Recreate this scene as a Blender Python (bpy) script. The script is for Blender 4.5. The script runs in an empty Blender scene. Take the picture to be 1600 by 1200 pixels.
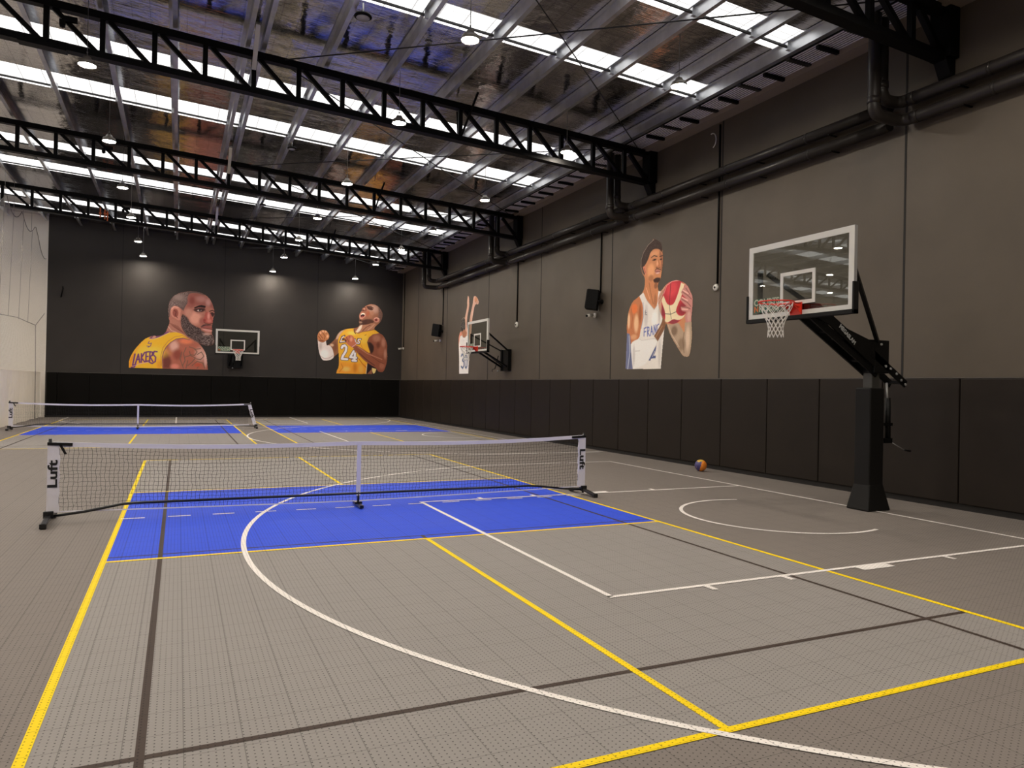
import bpy, bmesh, math, random
import numpy as np
from mathutils import Vector, Matrix
random.seed(7)
SC = bpy.context.scene
COL = SC.collection

# ------------------------------------------------------------ camera, world, exposure
CAM = dict(f=1121.2932, loc=(0.5815, -9.5707, 1.6436), yaw=0.43510, pitch=-0.0048, roll=0.0199)
def make_camera():
    cd = bpy.data.cameras.new('camera'); co = bpy.data.objects.new('camera', cd); COL.objects.link(co)
    cd.sensor_width = 36.0; cd.lens = CAM['f'] / 1600 * 36.0; cd.clip_end = 200
    y, p, r = CAM['yaw'], CAM['pitch'], CAM['roll']
    f = Vector((math.sin(y)*math.cos(p), math.cos(y)*math.cos(p), -math.sin(p)))
    rt = Vector((math.cos(y), -math.sin(y), 0)); up = rt.cross(f)
    r2 = rt*math.cos(r) + up*math.sin(r); u2 = -rt*math.sin(r) + up*math.cos(r)
    m = Matrix((r2, u2, -f)).transposed().to_4x4(); m.translation = Vector(CAM['loc'])
    co.matrix_world = m; SC.camera = co
make_camera()
W = bpy.data.worlds.new('world'); SC.world = W; W.use_nodes = True
W.node_tree.nodes['Background'].inputs[0].default_value = (0.55, 0.65, 0.8, 1)
W.node_tree.nodes['Background'].inputs[1].default_value = 0.3
SC.view_settings.view_transform = 'Standard'; SC.view_settings.look = 'None'
SC.view_settings.gamma = 1.0; SC.view_settings.use_curve_mapping = False
SC.view_settings.exposure = 0.0
SC.cycles.max_bounces = 8; SC.cycles.transparent_max_bounces = 24
SC.cycles.sample_clamp_indirect = 4.0
SC.cycles.caustics_reflective = True
LAMP = 470.0       # radiance of a lamp lens
SKY = 1.7         # radiance of the translucent roof sheets

# ------------------------------------------------------------ materials
def srgb(h):
    if isinstance(h, str):
        h = [int(h[i:i+2], 16)/255 for i in (0, 2, 4)]
    return tuple((c/12.92 if c <= .04045 else ((c+.055)/1.055)**2.4) for c in h)
MATS = {}
def mat(name, col=(.5, .5, .5), rough=.6, metal=0., spec=.5, **kw):
    if name in MATS: return MATS[name]
    m = bpy.data.materials.new(name); m.use_nodes = True; MATS[name] = m
    b = m.node_tree.nodes['Principled BSDF']
    b.inputs['Base Color'].default_value = (*col, 1); b.inputs['Roughness'].default_value = rough
    b.inputs['Metallic'].default_value = metal; b.inputs['Specular IOR Level'].default_value = spec
    if 'emit' in kw:
        b.inputs['Emission Color'].default_value = (*kw['emit'], 1); b.inputs['Emission Strength'].default_value = kw['es']
    n = m.node_tree
    if kw.get('mottle'):
        tc = n.nodes.new('ShaderNodeTexCoord'); ns = n.nodes.new('ShaderNodeTexNoise')
        ns.inputs['Scale'].default_value = kw.get('mscale', 1.2); ns.inputs['Detail'].default_value = 6
        n.links.new(tc.outputs['Object'], ns.inputs['Vector'])
        mr = n.nodes.new('ShaderNodeMapRange'); k = kw['mottle']
        mr.inputs['From Min'].default_value = .3; mr.inputs['From Max'].default_value = .7
        mr.inputs['To Min'].default_value = 1-k; mr.inputs['To Max'].default_value = 1+k
        n.links.new(ns.outputs['Fac'], mr.inputs['Value'])
        mx = n.nodes.new('ShaderNodeVectorMath'); mx.operation = 'SCALE'
        mx.inputs[0].default_value = col; n.links.new(mr.outputs[0], mx.inputs['Scale'])
        n.links.new(mx.outputs[0], b.inputs['Base Color'])
    if kw.get('bump'):
        tc = n.nodes.new('ShaderNodeTexCoord'); mp = n.nodes.new('ShaderNodeMapping')
        mp.inputs['Scale'].default_value = kw.get('bscale', (8, 8, 8)); ns = n.nodes.new('ShaderNodeTexNoise')
        ns.inputs['Scale'].default_value = 1; ns.inputs['Detail'].default_value = 4
        n.links.new(tc.outputs['Object'], mp.inputs[0]); n.links.new(mp.outputs[0], ns.inputs['Vector'])
        bp = n.nodes.new('ShaderNodeBump'); bp.inputs['Strength'].default_value = kw['bump']; bp.inputs['Distance'].default_value = kw.get('bdist', .02)
        n.links.new(ns.outputs['Fac'], bp.inputs['Height']); n.links.new(bp.outputs[0], b.inputs['Normal'])
    return m

def math_n(n, op, a, b=None, c=None):
    x = n.nodes.new('ShaderNodeMath'); x.operation = op
    for i, v in enumerate((a, b, c)):
        if v is None: continue
        if isinstance(v, (int, float)): x.inputs[i].default_value = v
        else: n.links.new(v, x.inputs[i])
    return x.outputs[0]

def tile_mat(name, col, rough=.62):
    """Interlocking sports tile: seams every 0.25 m, staggered drain holes, fine ribs."""
    m = mat(name, col, rough); n = m.node_tree; b = n.nodes['Principled BSDF']
    b.inputs['Specular IOR Level'].default_value = .14
    tc = n.nodes.new('ShaderNodeTexCoord'); sp = n.nodes.new('ShaderNodeSeparateXYZ')
    n.links.new(tc.outputs['Object'], sp.inputs[0]); X, Y = sp.outputs[0], sp.outputs[1]
    def cell(v, pitch, off=0.):
        return math_n(n, 'SUBTRACT', math_n(n, 'FRACT', math_n(n, 'DIVIDE', math_n(n, 'ADD', v, 100*pitch+off), pitch)), .5)
    T = .25
    sx = math_n(n, 'GREATER_THAN', math_n(n, 'ABSOLUTE', cell(X, T, -.01+T/2)), .5-.0022/T*1.0)
    sy = math_n(n, 'GREATER_THAN', math_n(n, 'ABSOLUTE', cell(Y, T, T/2)), .5-.0022/T*1.0)
    # centre seam distance (cell shifted so that the seam sits at |.|=.5)
    P = T/8
    cx = cell(X, P); col_i = math_n(n, 'FLOOR', math_n(n, 'DIVIDE', math_n(n, 'ADD', X, 100*P), P))
    odd = math_n(n, 'MODULO', col_i, 2)
    yy = math_n(n, 'ADD', Y, math_n(n, 'MULTIPLY', odd, P/2))
    cy = cell(yy, P)
    d = math_n(n, 'SQRT', math_n(n, 'ADD', math_n(n, 'POWER', math_n(n, 'ABSOLUTE', cx), 2), math_n(n, 'POWER', math_n(n, 'ABSOLUTE', cy), 2)))
    hole = math_n(n, 'LESS_THAN', d, .13)
    ry = cell(Y, P/3)
    rib = math_n(n, 'MULTIPLY', math_n(n, 'GREATER_THAN', math_n(n, 'ABSOLUTE', ry), .38), .17)
    k = math_n(n, 'MAXIMUM', math_n(n, 'MULTIPLY', hole, .75), math_n(n, 'MAXIMUM', math_n(n, 'MULTIPLY', sx, .42), math_n(n, 'MAXIMUM', math_n(n, 'MULTIPLY', sy, .45), rib)))
    ns = n.nodes.new('ShaderNodeTexNoise'); ns.inputs['Scale'].default_value = .9; ns.inputs['Detail'].default_value = 5; ns.inputs['Roughness'].default_value = .65
    n.links.new(tc.outputs['Object'], ns.inputs['Vector'])
    mo = math_n(n, 'ADD', math_n(n, 'MULTIPLY', ns.outputs['Fac'], .16), .92)
    sc = math_n(n, 'MULTIPLY', math_n(n, 'SUBTRACT', 1., k), mo)
    vm = n.nodes.new('ShaderNodeVectorMath'); vm.operation = 'SCALE'; vm.inputs[0].default_value = col
    n.links.new(sc, vm.inputs['Scale']); n.links.new(vm.outputs[0], b.inputs['Base Color'])
    rr = math_n(n, 'ADD', math_n(n, 'MULTIPLY', ns.outputs['Fac'], .2), rough-.1); n.links.new(rr, b.inputs['Roughness'])
    return m

def foil_mat():
    m = mat('foil_insulation', (.60, .59, .61), .10, 1.0); n = m.node_tree; b = n.nodes['Principled BSDF']
    tc = n.nodes.new('ShaderNodeTexCoord')
    mp = n.nodes.new('ShaderNodeMapping'); mp.inputs['Scale'].default_value = (.7, 28, 1)
    n1 = n.nodes.new('ShaderNodeTexNoise'); n1.inputs['Scale'].default_value = 1; n1.inputs['Detail'].default_value = 5; n1.inputs['Roughness'].default_value = .6
    n.links.new(tc.outputs['Object'], mp.inputs[0]); n.links.new(mp.outputs[0], n1.inputs['Vector'])
    mp2 = n.nodes.new('ShaderNodeMapping'); mp2.inputs['Scale'].default_value = (1.6, 2.2, 1)
    n2 = n.nodes.new('ShaderNodeTexNoise'); n2.inputs['Scale'].default_value = 1; n2.inputs['Detail'].default_value = 3
    n.links.new(tc.outputs['Object'], mp2.inputs[0]); n.links.new(mp2.outputs[0], n2.inputs['Vector'])
    h = math_n(n, 'ADD', math_n(n, 'MULTIPLY', n1.outputs['Fac'], .0035), math_n(n, 'MULTIPLY', n2.outputs['Fac'], .022))
    bp = n.nodes.new('ShaderNodeBump'); bp.inputs['Strength'].default_value = 1; bp.inputs['Distance'].default_value = 1
    n.links.new(h, bp.inputs['Height']); n.links.new(bp.outputs[0], b.inputs['Normal'])
    sp = n.nodes.new('ShaderNodeSeparateXYZ'); n.links.new(tc.outputs['Object'], sp.inputs[0])
    def ln(v, pitch, w):
        f = math_n(n, 'FRACT', math_n(n, 'DIVIDE', math_n(n, 'ADD', v, 100*pitch), pitch))
        return math_n(n, 'GREATER_THAN', f, 1-w/pitch)
    k = math_n(n, 'MAXIMUM', ln(sp.outputs[0], .30, .007), ln(sp.outputs[1], .15, .006))
    sc = math_n(n, 'SUBTRACT', 1, math_n(n, 'MULTIPLY', k, .6))
    vm = n.nodes.new('ShaderNodeVectorMath'); vm.operation = 'SCALE'; vm.inputs[0].default_value = (.60, .59, .61)
    n.links.new(sc, vm.inputs['Scale']); n.links.new(vm.outputs[0], b.inputs['Base Color'])
    return m

def skylight_mat():
    m = mat('translucent_roof_sheet', (.15, .15, .15), .6, spec=.1); n = m.node_tree; b = n.nodes['Principled BSDF']
    tc = n.nodes.new('ShaderNodeTexCoord'); sp = n.nodes.new('ShaderNodeSeparateXYZ'); n.links.new(tc.outputs['Object'], sp.inputs[0])
    def ln(v, pitch, w):
        f = math_n(n, 'FRACT', math_n(n, 'DIVIDE', math_n(n, 'ADD', v, 100*pitch), pitch))
        return math_n(n, 'GREATER_THAN', f, 1-w/pitch)
    k = math_n(n, 'MAXIMUM', math_n(n, 'MULTIPLY', ln(sp.outputs[0], .45, .022), .62), math_n(n, 'MULTIPLY', ln(sp.outputs[1], .17, .018), .62))
    s = math_n(n, 'MULTIPLY', math_n(n, 'SUBTRACT', 1, k), SKY)
    b.inputs['Emission Color'].default_value = (1, .985, .96, 1); n.links.new(s, b.inputs['Emission Strength'])
    return m

def glass_mat(name='backboard_glass'):
    m = bpy.data.materials.new(name); m.use_nodes = True; n = m.node_tree; n.nodes.clear(); MATS[name] = m
    o = n.nodes.new('ShaderNodeOutputMaterial'); t = n.nodes.new('ShaderNodeBsdfTransparent'); t.inputs[0].default_value = (.86, .89, .86, 1)
    g = n.nodes.new('ShaderNodeBsdfGlossy'); g.inputs['Roughness'].default_value = .01; g.inputs[0].default_value = (.9, .92, .9, 1)
    fr = n.nodes.new('ShaderNodeFresnel'); fr.inputs[0].default_value = 2.0
    ge = n.nodes.new('ShaderNodeNewGeometry'); ff = math_n(n, 'MULTIPLY', fr.outputs[0], math_n(n, 'SUBTRACT', 1, ge.outputs['Backfacing']))
    mx = n.nodes.new('ShaderNodeMixShader'); n.links.new(ff, mx.inputs[0]); n.links.new(t.outputs[0], mx.inputs[1]); n.links.new(g.outputs[0], mx.inputs[2])
    n.links.new(mx.outputs[0], o.inputs[0]); return m

def net_fabric_mat(name, col, hole=.5):
    m = bpy.data.materials.new(name); m.use_nodes = True; n = m.node_tree; MATS[name] = m
    b = n.nodes['Principled BSDF']; b.inputs['Base Color'].default_value = (*col, 1); b.inputs['Roughness'].default_value = .9
    tc = n.nodes.new('ShaderNodeTexCoord'); sp = n.nodes.new('ShaderNodeSeparateXYZ'); n.links.new(tc.outputs['Object'], sp.inputs[0])
    def ln(v, pitch, w):
        f = math_n(n, 'FRACT', math_n(n, 'DIVIDE', math_n(n, 'ADD', v, 100*pitch), pitch))
        return math_n(n, 'GREATER_THAN', f, 1-w/pitch)
    k = math_n(n, 'MAXIMUM', ln(sp.outputs[1], .045, .045*hole*.5), ln(sp.outputs[2], .045, .045*hole*.5))
    n.links.new(k, b.inputs['Alpha']); return m

M_FLOOR = tile_mat('dark_grey_sports_tile', (.208, .182, .164))
M_INNER = tile_mat('light_grey_sports_tile', (.283, .262, .248))
M_BLUE = tile_mat('blue_sports_tile', (.033, .085, .70))
M_YEL = tile_mat('yellow_line_tile', (.92, .66, .006))
M_WHT = tile_mat('white_line_tile', (.84, .79, .75))
M_DRK = tile_mat('charcoal_line_tile', (.060, .042, .034))
M_WALL = mat('dark_painted_wall', (.093, .075, .057), .55, spec=.35, mottle=.10, mscale=.9, bump=.15, bscale=(3, 3, 3))
M_WALLB = mat('darker_back_wall', (.033, .028, .025), .6, spec=.3, mottle=.12, mscale=.8)  # back wall, darker base colour than the right wall
M_JOINT = mat('dark_joint_skirting', (.012, .010, .009), .8)  # dark colour of the panel joints and skirting
M_PAD = mat('brown_black_vinyl_pad', (.0175, .0128, .0098), .48, spec=.2, mottle=.12, mscale=1.5)
M_PADB = mat('darker_back_pad', (.0045, .0038, .0032), .6, spec=.08, mottle=.1, mscale=1.5)  # back wall pads, darker base colour than those on the right
M_PADTOP = mat('pad_top_trim', (.09, .08, .07), .5)
M_WHITEWALL = mat('white_painted_wall', (.74, .69, .62), .7, mottle=.04)
M_TARP = mat('white_vinyl_tarp', (.86, .79, .68), .6, bump=.2, bscale=(2, 5, 5), bdist=.05)
M_BLACK = mat('black_painted_steel', (.0032, .0030, .0031), .5, spec=.12)
M_BLACK2 = mat('black_powder_coat', (.003, .003, .003), .45, spec=.2)
M_BLKPAD = mat('black_foam_padding', (.006, .0055, .005), .55, spec=.22)
M_POLE = mat('charcoal_steel_post', (.045, .043, .038), .45)
M_GALV = mat('galvanised_steel', (.55, .56, .58), .38, .85, mottle=.15, mscale=3)
M_PIPE = mat('painted_downpipe', (.022, .018, .0155), .4, spec=.35)
M_EAVE = mat('beige_soffit_board', (.24, .19, .15), .7)
M_DECK = mat('ribbed_roof_sheet', (.90, .86, .92), .5, .0)
M_FOIL = foil_mat()
M_SKY = skylight_mat()
M_ALU = mat('white_aluminium_frame', (.62, .60, .56), .45, .0)
M_ALU2 = mat('satin_aluminium', (.42, .42, .42), .4, .5)
M_STRIPE = mat('white_painted_stripe', (.68, .67, .62), .5)
M_GLASS = glass_mat()
M_RED = mat('orange_red_rim_paint', (.75, .035, .015), .35)
M_CORD = mat('white_net_cord', (.75, .72, .68), .8)
M_NETBLK = mat('black_net_cord', (.012, .011, .012), .8)
M_SLEEVE = mat('white_net_sleeve', (.74, .72, .77), .7, bump=.3, bscale=(20, 20, 12), bdist=.01)
M_BAND = mat('white_net_band', (.74, .72, .80), .7)
M_TUBE = mat('black_net_frame_tube', (.005, .005, .006), .3)
M_TXT = mat('black_lettering', (.006, .006, .007), .5)
M_WTXT = mat('grey_white_lettering', (.35, .35, .35), .5)
M_GREEN = mat('dark_green_sticker', (.02, .09, .055), .4)
M_CREAM = mat('cream_sticker_lettering', (.42, .45, .33), .5)
M_ORANGE = mat('orange_sticker_lettering', (.55, .13, .03), .5)
M_WHITEP = mat('white_plastic', (.65, .63, .58), .35)
M_LENS = mat('warm_lamp_lens', (.9, .8, .6), .3, emit=(1.0, .90, .77), es=LAMP)
M_LAMPB = mat('lamp_housing', (.25, .23, .20), .4, .5)
M_WIRE = mat('hanging_wire', (.30, .29, .28), .4, .6)
M_ROD = mat('dark_brace_rod', (.015, .014, .014), .5)
M_SPK = mat('black_loudspeaker', (.003, .003, .003), .6, spec=.15)
M_ROPE = mat('grey_rope', (.20, .18, .16), .8)
M_NETW = net_fabric_mat('white_cage_netting', (.75, .70, .62), .35)
M_B_OR = mat('orange_ball_rubber', (.80, .24, .02), .5)
M_B_BL = mat('purple_blue_ball_rubber', (.055, .045, .16), .5)
M_B_YE = mat('yellow_ball_rubber', (.65, .42, .05), .5)
M_B_SE = mat('ball_seam', (.55, .30, .16), .6)
M_ORG = mat('orange_clamp_paint', (.6, .12, .02), .5)

# ------------------------------------------------------------ mesh helpers
def box(bm, x0, x1, y0, y1, z0, z1, mi=0):
    vs = [bm.verts.new((x, y, z)) for x in (x0, x1) for y in (y0, y1) for z in (z0, z1)]
    for f in ((0, 1, 3, 2), (4, 6, 7, 5), (0, 4, 5, 1), (2, 3, 7, 6), (0, 2, 6, 4), (1, 5, 7, 3)):
        bm.faces.new([vs[i] for i in f]).material_index = mi
def frame_of(d, up=(0, 0, 1)):
    d = Vector(d).normalized(); up = Vector(up)
    if abs(d.dot(up)) > .99: up = Vector((0, 1, 0))
    s = d.cross(up).normalized(); u = s.cross(d).normalized(); return d, s, u
def beam(bm, a, b, w, h, up=(0, 0, 1), mi=0):
    a, b = Vector(a), Vector(b); d, s, u = frame_of(b-a, up)
    vs = [bm.verts.new(p + s*(i*w/2) + u*(j*h/2)) for p in (a, b) for i, j in ((-1, -1), (1, -1), (1, 1), (-1, 1))]
    for f in ((3, 2, 1, 0), (4, 5, 6, 7), (0, 1, 5, 4), (1, 2, 6, 5), (2, 3, 7, 6), (3, 0, 4, 7)):
        bm.faces.new([vs[i] for i in f]).material_index = mi
def tube(bm, pts, r, n=8, closed=False, cap=True, mi=0, smooth=True):
    pts = [Vector(p) for p in pts]; N = len(pts); rings = []
    pu = None
    for i, p in enumerate(pts):
        if closed: d = pts[(i+1) % N]-pts[i-1]
        else: d = pts[min(i+1, N-1)]-pts[max(i-1, 0)]
        d.normalize()
        if pu is None or abs(pu.dot(d)) > .98:
            _, s, u = frame_of(d)
        else:
            s = d.cross(pu).normalized(); u = s.cross(d).normalized()
        pu = u; rr = r[i] if isinstance(r, (list, tuple)) else r
        rings.append([bm.verts.new(p + s*math.cos(2*math.pi*k/n)*rr + u*math.sin(2*math.pi*k/n)*rr) for k in range(n)])
    for i in range(N if closed else N-1):
        A, B = rings[i], rings[(i+1) % N]
        for k in range(n):
            f = bm.faces.new((A[k], A[(k+1) % n], B[(k+1) % n], B[k])); f.material_index = mi; f.smooth = smooth
    if cap and not closed:
        bm.faces.new(rings[0][::-1]).material_index = mi; bm.faces.new(rings[-1]).material_index = mi
def lathe(bm, prof, c=(0, 0, 0), n=20, axis='Z', mi=0):
    c = Vector(c); rings = []
    for r, z in prof:
        ring = []
        for k in range(n):
            a = 2*math.pi*k/n; q = (r*math.cos(a), r*math.sin(a), z)
            if axis == 'X': q = (z, q[0], q[1])
            if axis == 'Y': q = (q[0], z, q[1])
            ring.append(bm.verts.new(c+Vector(q)))
        rings.append(ring)
    for A, B in zip(rings, rings[1:]):
        for k in range(n):
            f = bm.faces.new((A[k], A[(k+1) % n], B[(k+1) % n], B[k])); f.material_index = mi; f.smooth = True
    bm.faces.new(rings[0][::-1]).material_index = mi; bm.faces.new(rings[-1]).material_index = mi
def quad(bm, pts, mi=0):
    bm.faces.new([bm.verts.new(p) for p in pts]).material_index = mi
def prism(bm, poly, y0, y1, mi=0):      # polygon in x,z extruded along y
    A = [bm.verts.new((x, y0, z)) for x, z in poly]; B = [bm.verts.new((x, y1, z)) for x, z in poly]
    bm.faces.new(A).material_index = mi; bm.faces.new(B[::-1]).material_index = mi
    for i in range(len(A)):
        j = (i+1) % len(A); bm.faces.new((A[i], B[i], B[j], A[j])).material_index = mi

def obj(name, bm, mats, parent=None, bevel=0):
    """Links bm as one mesh object. A parent made by thing() has its base at parent.location: shift into its frame."""
    if parent is not None and parent.get('_w'):
        o = Vector(parent['_w'])
        for v in bm.verts: v.co -= o
    bmesh.ops.recalc_face_normals(bm, faces=bm.faces)
    me = bpy.data.meshes.new(name); bm.to_mesh(me); bm.free()
    for m in (mats if isinstance(mats, (list, tuple)) else [mats]): me.materials.append(m)
    ob = bpy.data.objects.new(name, me); COL.objects.link(ob)
    if parent is not None: ob.parent = parent
    if bevel:
        b = ob.modifiers.new('bevel', 'BEVEL'); b.width = bevel; b.segments = 2; b.limit_method = 'ANGLE'
    return ob
def tag(o, label=None, cat=None, group=None, kind=None):
    for k, v in (('label', label), ('category', cat), ('group', group), ('kind', kind)):
        if v: o[k] = v
    return o
def thing(name, loc, label, cat, group=None, world=False, rz=0):
    o = bpy.data.objects.new(name, None); COL.objects.link(o); o.location = loc; o.rotation_euler = (0, 0, rz)
    o.empty_display_size = .1
    if world: o['_w'] = tuple(loc)
    return tag(o, label, cat, group)
def struct(name, bm, mats): return tag(obj(name, bm, mats), kind='structure')
def copy_tree(o, parent=None):
    c = o.copy(); COL.objects.link(c)
    if parent is not None: c.parent = parent
    for ch in list(o.children): copy_tree(ch, c)
    return c
def text_part(name, s, size, m, parent, mtx, bold=0.0, ext=.002, sx=1., align='CENTER'):
    cu = bpy.data.curves.new(name, 'FONT'); cu.body = s; cu.size = size; cu.extrude = ext; cu.offset = bold
    cu.align_x = align; cu.align_y = 'CENTER'; cu.resolution_u = 3
    t = bpy.data.objects.new(name, cu); COL.objects.link(t)
    dg = bpy.context.evaluated_depsgraph_get(); me = bpy.data.meshes.new_from_object(t.evaluated_get(dg))
    bpy.data.objects.remove(t); bpy.data.curves.remove(cu)
    me.transform(Matrix.Diagonal((sx, 1, 1, 1))); me.transform(mtx)
    if parent.get('_w'): me.transform(Matrix.Translation(-Vector(parent['_w'])))
    me.materials.clear(); me.materials.append(m); ob = bpy.data.objects.new(name, me); COL.objects.link(ob); ob.parent = parent
    return ob
def basis(o, x, y):
    x = Vector(x).normalized(); y = Vector(y); z = x.cross(y).normalized(); y = z.cross(x)
    m = Matrix((x, y, z)).transposed().to_4x4(); m.translation = Vector(o); return m
ORD = ['first', 'second', 'third', 'fourth', 'fifth', 'sixth', 'seventh', 'eighth', 'ninth', 'tenth', 'eleventh', 'twelfth',
       'thirteenth', 'fourteenth', 'fifteenth', 'sixteenth', 'seventeenth', 'eighteenth', 'nineteenth', 'twentieth',
       'twenty-first', 'twenty-second', 'twenty-third', 'twenty-fourth', 'twenty-fifth', 'twenty-sixth', 'twenty-seventh', 'twenty-eighth', 'twenty-ninth', 'thirtieth', 'thirty-first', 'thirty-second', 'thirty-third', 'thirty-fourth']
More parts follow.
